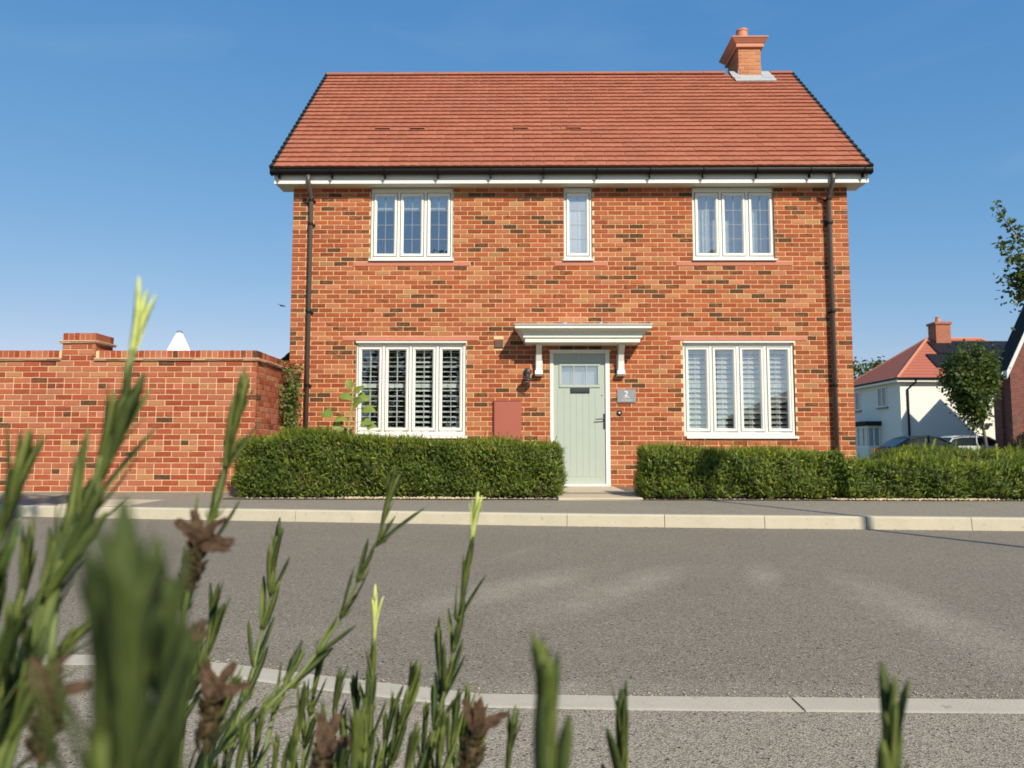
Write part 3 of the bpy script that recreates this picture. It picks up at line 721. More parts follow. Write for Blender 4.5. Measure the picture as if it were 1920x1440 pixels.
for vx in (-2.36, -1.76, .02, .93):     # tile vents
    s = 8*gauge+.02; v = MB(); y_, z_ = rp(s, .034)
    pts = [(-.135, 0, .0), (.135, 0, .0), (.135, .15, -.012), (-.135, .15, -.012), (-.12, .012, .030), (.12, .012, .030), (.12, .13, .002), (-.12, .13, .002)]
    v.add([Vector((vx, y_, z_)) + Rm @ Vector(p) for p in pts], [(4, 5, 6, 7), (0, 4, 7, 3), (1, 2, 6, 5), (2, 3, 7, 6)], 0, (1.05, 1.05, 1.05, 1))
    v.add([Vector((vx, y_, z_)) + Rm @ Vector(p) for p in ((-.115, .016, .002), (.115, .016, .002), (.115, .016, .026), (-.115, .016, .026))], [(0, 1, 2, 3)], 1)
    v.build('vent_tile', [M['tile'], M['iron']], roof)
for k in range(21):     # ridge tiles
    a = TX0+(TX1-TX0)*k/21; b = TX0+(TX1-TX0)*(k+1)/21
    if a > 4.2 and b < 5.0: pass
    q = MB(); c = rnd.choice(TP); pts = []
    for kk in range(7): t = math.pi*(.10+.8*kk/6); pts.append((RY1+.115*math.cos(t), RZ1-.06+.115*math.sin(t)))
    pin = [(RY1+(y-RY1)*.86, z-.014) for y, z in pts][::-1]
    pr = pts+pin
    vs = [(a+.003, y, z) for y, z in pr]+[(b-.003, y, z) for y, z in pr]; n = len(pr)
    q.add(vs, [(i, (i+1) % n, n+(i+1) % n, n+i) for i in range(n)]+[tuple(range(n-1, -1, -1)), tuple(range(n, 2*n))], 0, (*c, 1))
    if 4.36 < (a+b)/2 < 4.86: continue
    q.build('ridge_tile', M['tile'], roof)
for sx in (-1, 1):      # dark dry verge units stepping up each rake
    v = MB()
    for r in range(NR+1):
        s = r*gauge-.01; x = TX0 if sx < 0 else TX1
        a, b = (x-.045, x+.022) if sx < 0 else (x-.022, x+.045)
        pts = []
        for (yy, hh) in ((0, .048), (gauge+.02, .020), (gauge+.02, -.12), (0, -.12)):
            p = rp(s+yy, hh); pts.append(p)
        v.extrude_x(pts, a, b)
    v.build('verge', M['verge'], roof)

# ---- chimney
CX0, CX1, CY0, CY1, CZT = 4.385, 4.835, 14.85, 15.62, 8.745
ch = MB().box(CX0+.006, CX1-.006, CY0+.006, CY1-.006, 7.2, CZT)
chim = ch.build('chimney', mortar_mat('chimney_mortar', (.55, .34, .2)), house)
place_bricks(chim, [b for b in courses(CX0, CX1, 8.07, 9, [])], (0, CY0, 0), 0, [((.55, .24, .12), .1), ((.50, .20, .10), .0), ((.44, .17, .08), .35)], [3, 3, 1], M['brick'], 40, lambda b: 0 if b[2] > .2 else None)
place_bricks(chim, [b for b in courses(0, CY1-CY0, 8.07, 9, [])], (CX0, CY1, 0), -math.pi/2, [((.50, .20, .10), .0), ((.44, .17, .08), .2)], [3, 1], M['brick'], 0, lambda b: None)
cp = MB(); cp.box(CX0-.05, CX1+.05, CY0-.05, CY1+.05, CZT+.002, CZT+.075)
cp.build('chimney_oversail', M['clay'], chim, bevel=.004)
cz = CZT+.077
def frus(mb, a, b):     # a,b = (x0,x1,y0,y1,z)
    mb.add([(a[0], a[2], a[4]), (a[1], a[2], a[4]), (a[1], a[3], a[4]), (a[0], a[3], a[4]), (b[0], b[2], b[4]), (b[1], b[2], b[4]), (b[1], b[3], b[4]), (b[0], b[3], b[4])],
           [(0, 3, 2, 1), (4, 5, 6, 7), (0, 1, 5, 4), (1, 2, 6, 5), (2, 3, 7, 6), (3, 0, 4, 7)])
cc = MB(); frus(cc, (CX0-.06, CX1+.06, CY0-.06, CY1+.06, cz), (CX0-.145, CX1+.115, CY0-.13, CY1+.12, cz+.085)); cc.box(CX0-.15, CX1+.12, CY0-.135, CY1+.125, cz+.0855, cz+.108)
cc.build('chimney_cap', M['clay'], chim)
MB().lathe([(.135, 0), (.135, .03), (.118, .05), (.108, .30), (.120, .31), (.120, .345), (.095, .345), (.09, .1)], (4.56, 15.15, cz+.108), 24).build('chimney_pot', M['clay'], chim, smooth=False)
fl = MB()
fl.add([(*((CX0-.13,)+rp(SL-.56, .056))[:3],), ((CX1+.22,)+rp(SL-.56, .056)), ((CX1+.22,)+rp(SL-.22, .056)), ((CX0-.13,)+rp(SL-.22, .056))], [(0, 1, 2, 3)])
fl.add([((CX0-.13,)+rp(SL-.56, .056)), ((CX1+.22,)+rp(SL-.56, .056)), ((CX1+.22,)+rp(SL-.56, .018)), ((CX0-.13,)+rp(SL-.56, .018))], [(3, 2, 1, 0)])
fl.box(CX0-.004, CX1+.004, CY0-.004, CY0+.02, 7.95, 8.17)
for s in (-1, 1):
    x = CX0 if s < 0 else CX1; o = -.15 if s < 0 else .2
    xa, xb = min(x, x+o), max(x, x+o)
    fl.add([((xa,)+rp(SL-.38, .060)), ((xb,)+rp(SL-.38, .060)), ((xb,)+rp(SL+.0, .060)), ((xa,)+rp(SL+.0, .060))], [(0, 1, 2, 3)])
    fl.box(*sorted((x-.004*0+s*-.001, x+s*.005)), CY0, CY1, 7.95, 8.30)
fl.build('lead_flashing', M['lead'], chim)

# ---- wall fittings on the house
mb_ = MB(); mb_.box(-.398, .030, D-.055, D-.0055, .86, 1.478)
mtr = mb_.build('meter_box', M['meter'], house, bevel=.006)
q = MB(); q.box(-.385, .018, D-.062, D-.0555, .875, 1.462); q.build('meter_door', M['meter'], mtr, bevel=.004)
q = MB(); q.box(-.404, .034, D-.066, D-.005, 1.4785, 1.488); q.build('meter_box_hood', M['meter'], mtr, bevel=.002)
q = MB(); q.box(-.394, -.252, D-.010, D+.04, 2.322, 2.458)
vt = q.build('air_vent', simple('brown_vent', (.14, .065, .045), .6), house)
for k in range(6):
    MB().extrude_x([(D-.0105, 2.336+k*.020), (D-.024, 2.330+k*.020), (D-.022, 2.343+k*.020), (D-.0105, 2.350+k*.020)], -.386, -.260).build('vent_louvre', vt.data.materials[0], vt)

lamp = thing('wall_lamp', 'small dark grey fisherman style wall lamp beside the front door', 'wall lamp', (.13, D, 1.95))
lx, lz = .125, 1.935
MB().lathe([(.062, 0), (.062, .012), (.050, .022), (.02, .028)], (lx, D-.003, lz), 24, 0, 'y').build('backplate', M['iron'], lamp)
MB().tube([(lx, D-.02, lz+.01), (lx, D-.07, lz+.045), (lx, D-.115, lz+.035), (lx, D-.13, lz-.005), (lx, D-.13, lz-.05)], .009, 8).build('arm', M['iron'], lamp, smooth=True)
MB().lathe([(.018, 0), (.030, -.02), (.034, -.045), (.060, -.075), (.098, -.098), (.100, -.104), (.05, -.085), (.02, -.05)], (lx, D-.13, lz-.035), 28).build('shade', M['iron'], lamp)
MB().lathe([(.036, -.09), (.042, -.12), (.040, -.165), (.022, -.19), (.004, -.195)], (lx, D-.13, lz-.035), 20).build('glass_jar', glass_mat('lamp_glass', .15, 0, (.7, .7, .65)), lamp, smooth=True)

sign = thing('house_number_plaque', 'grey slate plaque with a white 2 right of the front door', 'sign', (1.68, D, 1.56))
sp_ = MB(); sp_.box(1.535, 1.825, D-.016, D-.0055, 1.458, 1.664); sp_.build('slate', M['slate'], sign, bevel=.002)
def text_obj(txt, size, x, z, y, parent, name, mat, ext=.0008):
    cu = bpy.data.curves.new(name, 'FONT'); cu.body = txt; cu.size = size; cu.align_x = 'CENTER'; cu.extrude = ext
    to = bpy.data.objects.new(name, cu); COL.objects.link(to); bpy.context.view_layer.update()
    me = bpy.data.meshes.new_from_object(to.evaluated_get(bpy.context.evaluated_depsgraph_get())); bpy.data.objects.remove(to)
    me.materials.clear(); me.materials.append(mat)
    o = bpy.data.objects.new(name, me); link(o, parent, (x, y, z)); o.rotation_euler = (math.pi/2, 0, 0); return o
text_obj('2', .125, 1.675, 1.552, D-.0175, sign, 'number', M['whitepaint'])
# the two small script lines are illegible in the picture: kept as fine swashes
for (xc, zc, wd) in ((1.675, 1.535, .10), (1.675, 1.492, .18)):
    pts = [(xc-wd/2+wd*k/24, D-.0175, zc+.006*math.sin(k*1.9)+.003*math.sin(k*.7)) for k in range(25)]
    MB().tube(pts, .0028, 4).build('script_line', M['whitepaint'], sign)
for xx in (1.552, 1.808): MB().lathe([(.006, 0), (.006, .003)], (xx, D-.0165, 1.561), 10, 0, 'y').build('screw', M['grey'], sign)
bell = thing('doorbell', 'round black doorbell with a bright button below the slate plaque', 'doorbell', (1.566, D, 1.297))
MB().lathe([(.042, 0), (.042, .010), (.034, .018), (.024, .019)], (1.566, D-.004, 1.297), 26, 0, 'y').build('bell_ring', M['iron'], bell)
MB().lathe([(.013, 0), (.012, .004), (.004, .006)], (1.566, D-.022, 1.297), 16, 0, 'y').build('bell_button', M['whitepaint'], bell)

# ------------------------------------------------------------------ garden wall
GY = 10.10; GXc = -3.475; GB = .17; GT = 1.895
gwall = thing('garden_wall', 'long red brick garden wall with a pier and soldier brick coping left of the house', 'wall', (-6, GY, .17))
q = MB(); q.box(-11.2, GXc-.007, GY+.007, GY+.32, 0, GT); q.box(GXc-.32, GXc-.0075, GY+.321, D-.01, 0, GT)
q.box(-6.078+.006, -5.63-.006, GY+.0075, GY+.434, GT+.001, 2.13)
body = q.build('wall_body', M['wmortar'], gwall)
fb = courses(-11.2, GXc, GB, 23, [], 'garden', 1)
fb = [b for b in fb]
place_bricks(body, fb, (0, GY, 0), 0, GP, GW, M['wbrick'], 250, lambda b: (Vector((b[0], GY, b[1]))-CAM).length if abs(b[2]-.215) < .002 and b[0] > -6.9 else None)
place_bricks(body, courses(0, D-.02-GY, GB, 23, [], 'garden', 0), (GXc, GY, 0), math.pi/2, GP, GW, M['wbrick'], 0, lambda b: None)
place_bricks(body, courses(-6.078, -5.63, GT, 3, [], 'stretcher', 1), (0, GY, 0), 0, GP, GW, M['wbrick'], 0, lambda b: None)
place_bricks(body, courses(0, .44, GT, 3, [], 'stretcher', 1), (-5.63, GY, 0), math.pi/2, GP, GW, M['wbrick'], 0, lambda b: None)
def creasing(path, z, parent):      # two thin courses of slightly uneven tiles along a run
    for (x0, x1, y0, y1, ax) in path:
        for lay, (dz, ov) in enumerate(((0, .028), (.017, .040))):
            mb = MB(); L = .165; u = 0; tot = (x1-x0) if ax == 'x' else (y1-y0)
            while u < tot-.01:
                e = min(u+L-.004, tot); jz = rnd.uniform(-.002, .002); jo = rnd.uniform(-.004, .004)
                if ax == 'x': mb.box(x0+u, x0+e, y0-ov+jo, y1, z+dz+jz, z+dz+.0145+jz)
                else: mb.box(x0, x1+ov+jo, y0+u, y0+e, z+dz+jz, z+dz+.0145+jz)
                u += L
            mb.build('creasing_tile_course', simple('creasing', (.60, .38, .23), .9, .2, 12), parent, kind='stuff')
creasing([(-11.2, -6.08, GY, GY+.25, 'x'), (-5.628, GXc+.035, GY, GY+.25, 'x'), (GXc-.25, GXc, GY+.251, D-.03, 'y')], GT+.001, gwall)
creasing([(-6.078-.035, -5.63+.035, GY, GY+.45, 'x'), (-5.9, -5.63, GY+.001, GY+.46, 'y')], 2.131, gwall)
def soldier(x, y, z, ang, h, parent, wdt=.215, mesh_cache={}):
    k = rnd.choices(range(len(GP)), GW)[0]; key = (k, h, wdt)
    if key not in mesh_cache:
        jr = random.Random(k); c = .004; b = MB(); l = .066
        i0 = [(0, 0, 0), (l, 0, 0), (l, wdt, 0), (0, wdt, 0)]
        b.add(i0+[(0, 0, h-c), (l, 0, h-c), (l, wdt, h-c), (0, wdt, h-c), (c, c, h), (l-c, c, h), (l-c, wdt-c, h), (c, wdt-c, h)],
              [(0, 3, 2, 1), (0, 1, 5, 4), (1, 2, 6, 5), (2, 3, 7, 6), (3, 0, 4, 7), (4, 5, 9, 8), (5, 6, 10, 9), (6, 7, 11, 10), (7, 4, 8, 11), (8, 9, 10, 11)], 0, (*[v*.95 for v in GP[k][0]], GP[k][1]))
        mesh_cache[key] = b.mesh('coping_brick', M['wbrick'])
    o = bpy.data.objects.new('coping_brick', mesh_cache[key]); link(o, parent, (x, y+rnd.uniform(-.002, .002), z+rnd.uniform(-.001, .002))); o.rotation_euler = (0, 0, ang)
cz0 = GT+.034
q = MB(); q.box(-11.2, -6.084, GY+.006, GY+.20, cz0-.001, cz0+.094); q.box(-5.626, GXc-.006, GY+.006, GY+.20, cz0-.001, cz0+.094); q.box(GXc-.20, GXc-.0065, GY+.201, D-.02, cz0-.001, cz0+.094)
q.box(-6.066, -5.642, GY+.01, GY+.42, 2.165, 2.258); q.build('coping_mortar', M['wmortar'], gwall)
x = GXc-.066
while x > -9.5:
    if not (-6.16 < x < -5.63): soldier(x, GY+.0, cz0, 0, .100, gwall)
    x -= .0755
y = GY+.08
while y < D-.09: soldier(GXc, y, cz0, math.pi/2, .100, gwall); y += .0755
x = -6.070
while x < -5.68: soldier(x, GY+.004, 2.166, 0, .098, gwall); x += .0745
y = GY+.01
while y < GY+.40: soldier(-5.632, y, 2.1665, math.pi/2, .098, gwall); y += .0745

# ------------------------------------------------------------------ foliage tools
def np_mesh(name, V, F, mat, parent=None, col=None, kind=None, label=None, smooth=False):
    me = bpy.data.meshes.new(name); nv, nf, k = len(V), len(F), F.shape[1]
    me.vertices.add(nv); me.vertices.foreach_set('co', V.astype(np.float32).ravel())
    me.loops.add(nf*k); me.loops.foreach_set('vertex_index', F.astype(np.int32).ravel())
    me.polygons.add(nf); me.polygons.foreach_set('loop_start', np.arange(0, nf*k, k, dtype=np.int32))
    try: me.polygons.foreach_set('loop_total', np.full(nf, k, dtype=np.int32))
    except Exception: pass
    me.materials.append(mat); me.update(calc_edges=True)
    if col is not None:
        ca = me.color_attributes.new('bc', 'FLOAT_COLOR', 'POINT'); c4 = np.ones((nv, 4), np.float32); c4[:, :3] = col; ca.data.foreach_set('color', c4.ravel())
    o = bpy.data.objects.new(name, me); link(o, parent)
    if kind: o['kind'] = kind
    if label: o['label'] = label
    return o
def frames(dirs, roll):
    z = dirs/np.linalg.norm(dirs, axis=1, keepdims=True)
    a = np.where(np.abs(z[:, 2:3]) < .9, np.array([[0, 0, 1.]]), np.array([[1., 0, 0]]))
    x = np.cross(a, z); x /= np.linalg.norm(x, axis=1, keepdims=True); y = np.cross(z, x)
    c, s = np.cos(roll)[:, None], np.sin(roll)[:, None]
    return x*c+y*s, -x*s+y*c, z
def scatter(tmpl_v, tmpl_f, pos, dirs, scale, col, roll=None):
    n = len(pos); roll = nrs.uniform(0, 2*np.pi, n) if roll is None else roll
    X, Y, Z = frames(dirs, roll); t = tmpl_v
    V = (pos[:, None, :] + scale[:, None, None]*(t[None, :, 0:1]*X[:, None, :]+t[None, :, 1:2]*Y[:, None, :]+t[None, :, 2:3]*Z[:, None, :])).reshape(-1, 3)
    F = (tmpl_f[None]+(np.arange(n)*len(t))[:, None, None]).reshape(-1, tmpl_f.shape[1])
    C = np.repeat(col, len(t), axis=0)
    return V, F, C
def shoot_template(n=6, L=.075, ll=.020, lw=.0045):
    v = []; f = []
    for i in range(n):
        z = L*(.12+.88*i/(n-1))
        for s in (-1, 1):
            b = len(v); q = 1-.35*i/n; out = np.array([s*.86, .12*((-1)**i), .5]); out /= np.linalg.norm(out); sd = np.array([0, 1., 0])
            p = np.array([0, 0, z]); m = p+out*ll*q*.45
            v += [p, m+sd*lw+[0, 0, .001], p+out*ll*q, m-sd*lw+[0, 0, .001]]; f.append((b, b+1, b+2, b+3))
    b = len(v); v += [np.array([-.0012, 0, 0]), np.array([.0012, 0, 0]), np.array([.0006, 0, L]), np.array([-.0006, 0, L])]; f.append((b, b+1, b+2, b+3))
    return np.array(v, float), np.array(f)
ST_V, ST_F = shoot_template()
def hedge(name_label, x0, x1, yf, yb, zb, ztop, n, slope=0.0, group=None, seed=1, gaps=()):
    """ztop(x) -> height of the clipped top"""
    rs = np.random.RandomState(seed)
    h = thing('hedge', name_label, 'hedge', ((x0+x1)/2, (yf+yb)/2, zb), group)
    # woody core with uneven faces
    nx = max(6, int((x1-x0)/.12)); core = MB(); ys = [yf+.10, yf+.09, yf+.10, yb-.10, yb-.09, yb-.1]; rows = []
    for i in range(nx+1):
        x = x0+.09+(x1-x0-.18)*i/nx; zt = ztop(x)-.075; j = lambda: rs.uniform(-.02, .02)
        rows.append([(x, yf+.10+j(), zb+.02), (x, yf+.10+j(), zb+.5*(zt-zb)), (x, yf+.11+j(), zt+j()), (x, (yf+yb)/2+j(), zt+.01+j()), (x, yb-.12+j(), zt+j()), (x, yb-.1+j(), zb+.02)])
    m_ = len(rows[0]); vs = [p for r in rows for p in r]; fs = [(i*m_+k, i*m_+k+1, (i+1)*m_+k+1, (i+1)*m_+k) for i in range(nx) for k in range(m_-1)]+[tuple(range(m_-1, -1, -1)), tuple(nx*m_+k for k in range(m_))]
    core.add(vs, fs).build('branches', M['twig'], h)
    W, Dp = x1-x0, yb-yf; Hh = ztop((x0+x1)/2)-zb
    areas = np.array([W*Hh*1.25, W*Dp*.8, Dp*Hh, Dp*Hh, W*Hh*.35]); pr = areas/areas.sum()
    face = rs.choice(5, n, p=pr); u = rs.rand(n); v = rs.rand(n); depth = np.abs(rs.normal(0, .045, n))
    zt = np.vectorize(ztop)(x0+W*u)
    P = np.zeros((n, 3)); N = np.zeros((n, 3))
    def lump(a, b): return .016*np.sin(a*31+b*9+seed)*np.sin(b*37-a*8)+.030*np.sin(a*5.1+seed)+.022*np.sin(a*11.7+b*7+seed*2)+.02*np.sin(b*13+a*3)
    for fc in range(5):
        k = face == fc; a, b, dd, zz = u[k], v[k], depth[k], zt[k]
        if fc in (0, 4):
            X = x0+W*a; Z = zb+.01+(zz-zb)*b**.95; rr = np.clip((Z-(zz-.09))/.09, 0, 1)**2*.07+np.clip((.12+zb-Z)/.12, 0, 1)*.05
            yy = (yf+dd+rr-lump(X, Z)) if fc == 0 else (yb-dd-rr)
            P[k] = np.stack([X, yy, Z], 1); N[k] = [0, -1 if fc == 0 else 1, .25]
        elif fc == 1:
            X = x0+W*a; Y = yf+Dp*b; P[k] = np.stack([X, Y, zz-dd+lump(X, Y)*.8], 1); N[k] = [0, 0, 1]
        else:
            Y = yf+Dp*a; zz2 = np.full(len(a), ztop(x0 if fc == 2 else x1)); Z = zb+(zz2-zb)*b; rr = np.clip((Z-(zz2-.09))/.09, 0, 1)**2*.07
            X = (x0+dd+rr-lump(Y, Z)) if fc == 2 else (x1-dd-rr+lump(Y, Z)); P[k] = np.stack([X, Y, Z], 1); N[k] = [-1 if fc == 2 else 1, 0, .25]
    keep = np.ones(n, bool)
    for (gx, gz, gr) in gaps: keep &= ~(((P[:, 0]-gx)**2/(gr*1.6)**2+(P[:, 2]-gz)**2/gr**2) < rs.uniform(.5, 1.2, n))
    P, N, face, depth, zt = P[keep], N[keep], face[keep], depth[keep], zt[keep]; n = len(P)
    Dr = N+rs.normal(0, .55, (n, 3)); Dr[:, 2] += .45
    hi = np.clip((P[:, 2]-(zt-.10))/.12, 0, 1)
    tall = (rs.rand(n) < .035*hi); sc = rs.uniform(.6, 1.15, n)*(1+tall*.8)
    Dr[tall] = np.array([0, -.1, 1.])+rs.normal(0, .25, (tall.sum(), 3))
    br = np.clip(rs.normal(.98, .42, n), .28, 2.1)[:, None]; col = np.ones((n, 3))*br
    fresh = (rs.rand(n) < (.10+.65*hi))[:, None]; col = np.where(fresh, col*np.array([[1.70, 1.48, 1.05]]), col)
    brown = (rs.rand(n) < .012)[:, None]; col = np.where(brown, col*np.array([[2.2, 1.15, .9]]), col)
    V, F, C = scatter(ST_V, ST_F, P, Dr, sc, col)
    np_mesh('foliage', V, F, M['hedge'], h, C, 'stuff'); return h
hedge('dense clipped hedge under the left window, left of the front door', -3.42, .47, 9.34, 10.02, .14, lambda x: .815+.10*math.exp(-((x+2.5)/.55)**2)-.035*max(0, x+1.8)*.6, 21000, seed=3, group='clipped hedges along the pavement')
hedge('clipped hedge under the right window, right of the front door', 1.50, 3.86, 9.20, 9.95, .14, lambda x: .705-.02*(x-1.5), 13000, seed=5, group='clipped hedges along the pavement')
hedge('clipped hedge right of the house corner, nearest the pavement', 3.84, 9.4, 9.12, 9.8, .14, lambda x: .565-.004*(x-3.8)+.02*math.sin(x*3), 20000, seed=8, group='clipped hedges along the pavement')
hedge('rear row of hedge behind the pavement hedge, beside the house corner', 5.35, 11.2, 11.0, 11.9, .10, lambda x: .69+.02*math.sin(x*2.3), 13000, seed=9)

# chippings and litter along the foot of the hedges
n = 750; gx = nrs.uniform(-3.3, 8.5, n); gy_ = 9.215-.012*np.maximum(gx, 0)+nrs.rand(n)**1.5*.28
tv = np.array([[-.5, -.5, 0], [.5, -.5, 0], [.5, .5, 0], [-.5, .5, 0], [-.3, -.3, .6], [.35, -.3, .55], [.3, .35, .6], [-.3, .3, .5]]); tf = np.array([(4, 5, 6, 7), (0, 1, 5, 4), (1, 2, 6, 5), (2, 3, 7, 6), (3, 0, 4, 7)])
kp = ~((gx > .45) & (gx < 1.48)); P = np.stack([gx, gy_, np.full(n, .138)], 1)[kp]
V, F, C = scatter(tv, tf, P, np.array([[0, 0, 1.]])+nrs.normal(0, .2, (len(P), 3)), nrs.uniform(.008, .024, len(P)), np.ones((len(P), 3)))
tag(np_mesh('gravel', V, F, M['gravel'], None, C), 'pale chippings scattered at the foot of the hedges', 'gravel', None, 'stuff')
n = 700; P = np.stack([nrs.uniform(-2.2, 3.2, n), nrs.uniform(1.95, 6.9, n), np.full(n, .002)], 1)
k = nrs.rand(n) < .9; P[k, 1] = np.array([line_y(EDGE, x) for x in P[k, 0]])+.005+np.abs(nrs.normal(0, .035, k.sum()))
V, F, C = scatter(tv, tf, P, np.array([[0, 0, 1.]])+nrs.normal(0, .2, (n, 3)), nrs.uniform(.002, .0065, n), np.ones((n, 3)))
tag(np_mesh('grit', V, F, M['gravel'], None, C), 'loose pale grit lying on the road beside the edging', 'grit', None, 'stuff')

n = 900; P = np.stack([np.concatenate([nrs.uniform(3.7, 5.6, n-250), nrs.uniform(-2.2, -.4, 250)]), 9.10+nrs.rand(n)*.16, np.full(n, .142)], 1); P[-250:, 1] += .12
V, F, C = scatter(tv, tf, P, np.array([[0, 0, 1.]])+nrs.normal(0, .2, (n, 3)), nrs.uniform(.010, .030, n), np.ones((n, 3)))
tag(np_mesh('chippings', V, F, simple('tan_chippings', (.55, .44, .28), .9, .3, 30), None, C), 'tan stone chippings lying in the gap under the right hedge', 'gravel', None, 'stuff')
n = 420; xg = nrs.uniform(-4.5, 5, n); P = np.stack([xg, np.array([line_y(KERB, x) for x in xg])-.01-np.abs(nrs.normal(0, .03, n)), np.full(n, .002)], 1)
V, F, C = scatter(tv, tf, P, np.array([[0, 0, 1.]])+nrs.normal(0, .2, (n, 3)), nrs.uniform(.004, .012, n), np.ones((n, 3)))
tag(np_mesh('kerb_grit', V, F, M['gravel'], None, C), 'fine grit collected along the foot of the far kerb', 'grit', None, 'stuff')
# mallow-like plant by the left window
pl = thing('leafy_garden_plant', 'tall leafy green plant growing behind the hedge at the left window', 'plant', (-2.50, 11.35, .14))
q = MB(); stp = [(-2.50, 11.35, .14), (-2.51, 11.34, .6), (-2.53, 11.36, 1.0), (-2.47, 11.35, 1.40), (-2.46, 11.35, 1.66)]
q.tube(stp, [.020, .018, .016, .012, .007], 8); q.build('stem', M['stalk'], pl, smooth=True)
def broad_leaf(c, d, size, mat, parent, rs):
    d = Vector(d).normalized(); nn = Vector((rs.uniform(-.3, .3), -.75, .62+rs.uniform(-.25, .2))).normalized(); d = (d-nn*d.dot(nn)*.8).normalized(); sd = d.cross(nn).normalized(); up = sd.cross(d)
    pts = []; n = 11
    for k in range(n):
        a = -math.pi*.92+2*math.pi*.92*k/(n-1); r = size*(.78+.22*math.cos(3*a))*(.9+.15*rs.random())
        p = Vector(c)+d*(size*.35+r*math.cos(a)*.95)+sd*r*math.sin(a)+up*(-.25*r*abs(math.sin(a))-.12*r*max(0, math.cos(a))+rs.uniform(-.006, .006)); pts.append(p)
    b = Vector(c); mid = Vector(c)+d*size*.5+up*.01
    mb = MB(); mb.add([b, mid]+pts, [(0, 2, 1), (0, 1, n+1)]+[(1, 2+k, 3+k) for k in range(n-1)]); mb.build('leaf', mat, parent, smooth=True)
rs_ = random.Random(4)
for (x, z, dx, dy, dz, s) in [(-2.78, 1.28, -1, -.5, -.1, .10), (-2.86, .98, -1, -.3, 0, .10), (-2.60, 1.20, -.6, -1, .1, .09), (-2.64, 1.08, -.5, -1, -.2, .085), (-2.42, 1.42, .3, -1, .5, .095), (-2.50, 1.52, -.5, -1, .4, .10), (-2.36, 1.50, 1, -.6, .2, .10), (-2.26, 1.34, 1, -.4, -.1, .095),
                              (-2.28, 1.14, 1, -.7, -.2, .085), (-2.20, 1.08, 1, -.5, -.1, .07), (-2.34, .90, 1, -.5, -.1, .09), (-2.22, .90, 1, -.2, 0, .08), (-2.56, .82, -1, -.8, 0, .08), (-2.34, .62, 1, -.8, -.2, .10), (-2.48, 1.66, 0, -.7, 1, .08), (-2.40, 1.60, .6, -.5, .8, .08)]:
    broad_leaf((x, 11.3+rs_.uniform(-.06, .06), z), (dx, dy, dz), s*1.3, M['figleaf'], pl, rs_)
    MB().tube([(-2.5+.02*dx, 11.345, z-.06-rs_.random()*.05), ((x-2.5)/2, 11.33, z-.02), (x, 11.3, z)], .0045, 5).build('leaf_stalk', M['stalk'], pl)
# climber on the wall return
LV = np.array([[0, 0, 0], [.33, .06, .45], [0, 0, 1], [-.33, .06, .45]]); LF = np.array([(0, 1, 2, 3)])
def leafcloud(parent, P, size, mat, rs, up=.3, name='foliage', bright=(.25,), kind='stuff'):
    n = len(P); Dr = rs.normal(0, 1, (n, 3)); Dr[:, 2] = Dr[:, 2]*.6-up
    br = np.clip(rs.normal(1, bright[0], n), .4, 1.8)[:, None]*np.ones((1, 3)); V, F, C = scatter(LV, LF, P, Dr, rs.uniform(.7, 1.2, n)*size, br)
    return np_mesh(name, V, F, mat, parent, C, kind)
cl = thing('climbing_plant', 'sparse green climbing plant on the wall corner beside the left downpipe', 'climber', (-3.42, 11.5, .14))
rs = np.random.RandomState(3)
for k in range(7):
    y0_ = 11.2+rs.rand()*.6; pts = [(-3.42, y0_, .14)]
    for s in range(1, 8): pts.append((-3.43+rs.uniform(-.02, .05), y0_+rs.uniform(-.12, .12), .14+s*.245))
    MB().tube(pts, [.006]*8, 4).build('vine', M['bark'], cl)
n = 1500; t = rs.rand(n)**1.25; P = np.stack([-3.42+np.abs(rs.normal(0, .06, n))*(1-.6*t)+.02, 11.35+rs.normal(0, .20, n)*(1-.35*t), .5+1.25*t], 1)
P2 = np.stack([-3.43+rs.rand(220)*.10, 10.9+rs.rand(220)*.95, 1.3+rs.rand(220)*.75], 1)
leafcloud(cl, np.vstack([P, P2]), .068, M['climb'], rs)

# ------------------------------------------------------------------ parasol, bird, garage roof behind the wall
pa = thing('parasol', 'white furled garden parasol peeping over the brick garden wall', 'parasol', (-6.71, 15.0, 0))
MB().tube([(-6.71, 15, .1), (-6.71, 15, 3.05)], .022, 10).build('pole', M['grey'], pa, smooth=True)
q = MB(); vs = []; fs = []; nn = 32
for i, (z, r) in enumerate(((3.01, .055), (2.86, .12), (2.66, .205), (2.45, .27), (2.2, .31), (1.6, .24))):
    for k in range(nn): a = 2*math.pi*k/nn; rr = r*(1+(.0 if i == 0 else .13)*math.cos(8*a)); vs.append((-6.71+rr*math.cos(a), 15+rr*math.sin(a), z))
for i in range(5):
    for k in range(nn): fs.append((i*nn+k, i*nn+(k+1) % nn, (i+1)*nn+(k+1) % nn, (i+1)*nn+k))
q.add(vs, [f[::-1] for f in fs]); q.build('canopy', M['parasol'], pa, smooth=True)
MB().lathe([(.062, 0), (.058, .02), (.03, .045), (.004, .05)], (-6.71, 15, 3.01), 16).build('cap', M['grey'], pa)
MB().lathe([(.28, 0), (.28, .06), (.05, .09)], (-6.71, 15, .0), 20).build('base', M['grey'], pa)
bd = thing('bird', 'small dark bird flying in the sky left of the house', 'bird', (-7.80, 25, 5.43))
q = MB(); q.tube([(-7.70, 25, 5.40), (-7.76, 25, 5.425), (-7.84, 25, 5.43), (-7.90, 25, 5.44)], [.004, .022, .026, .008], 8)
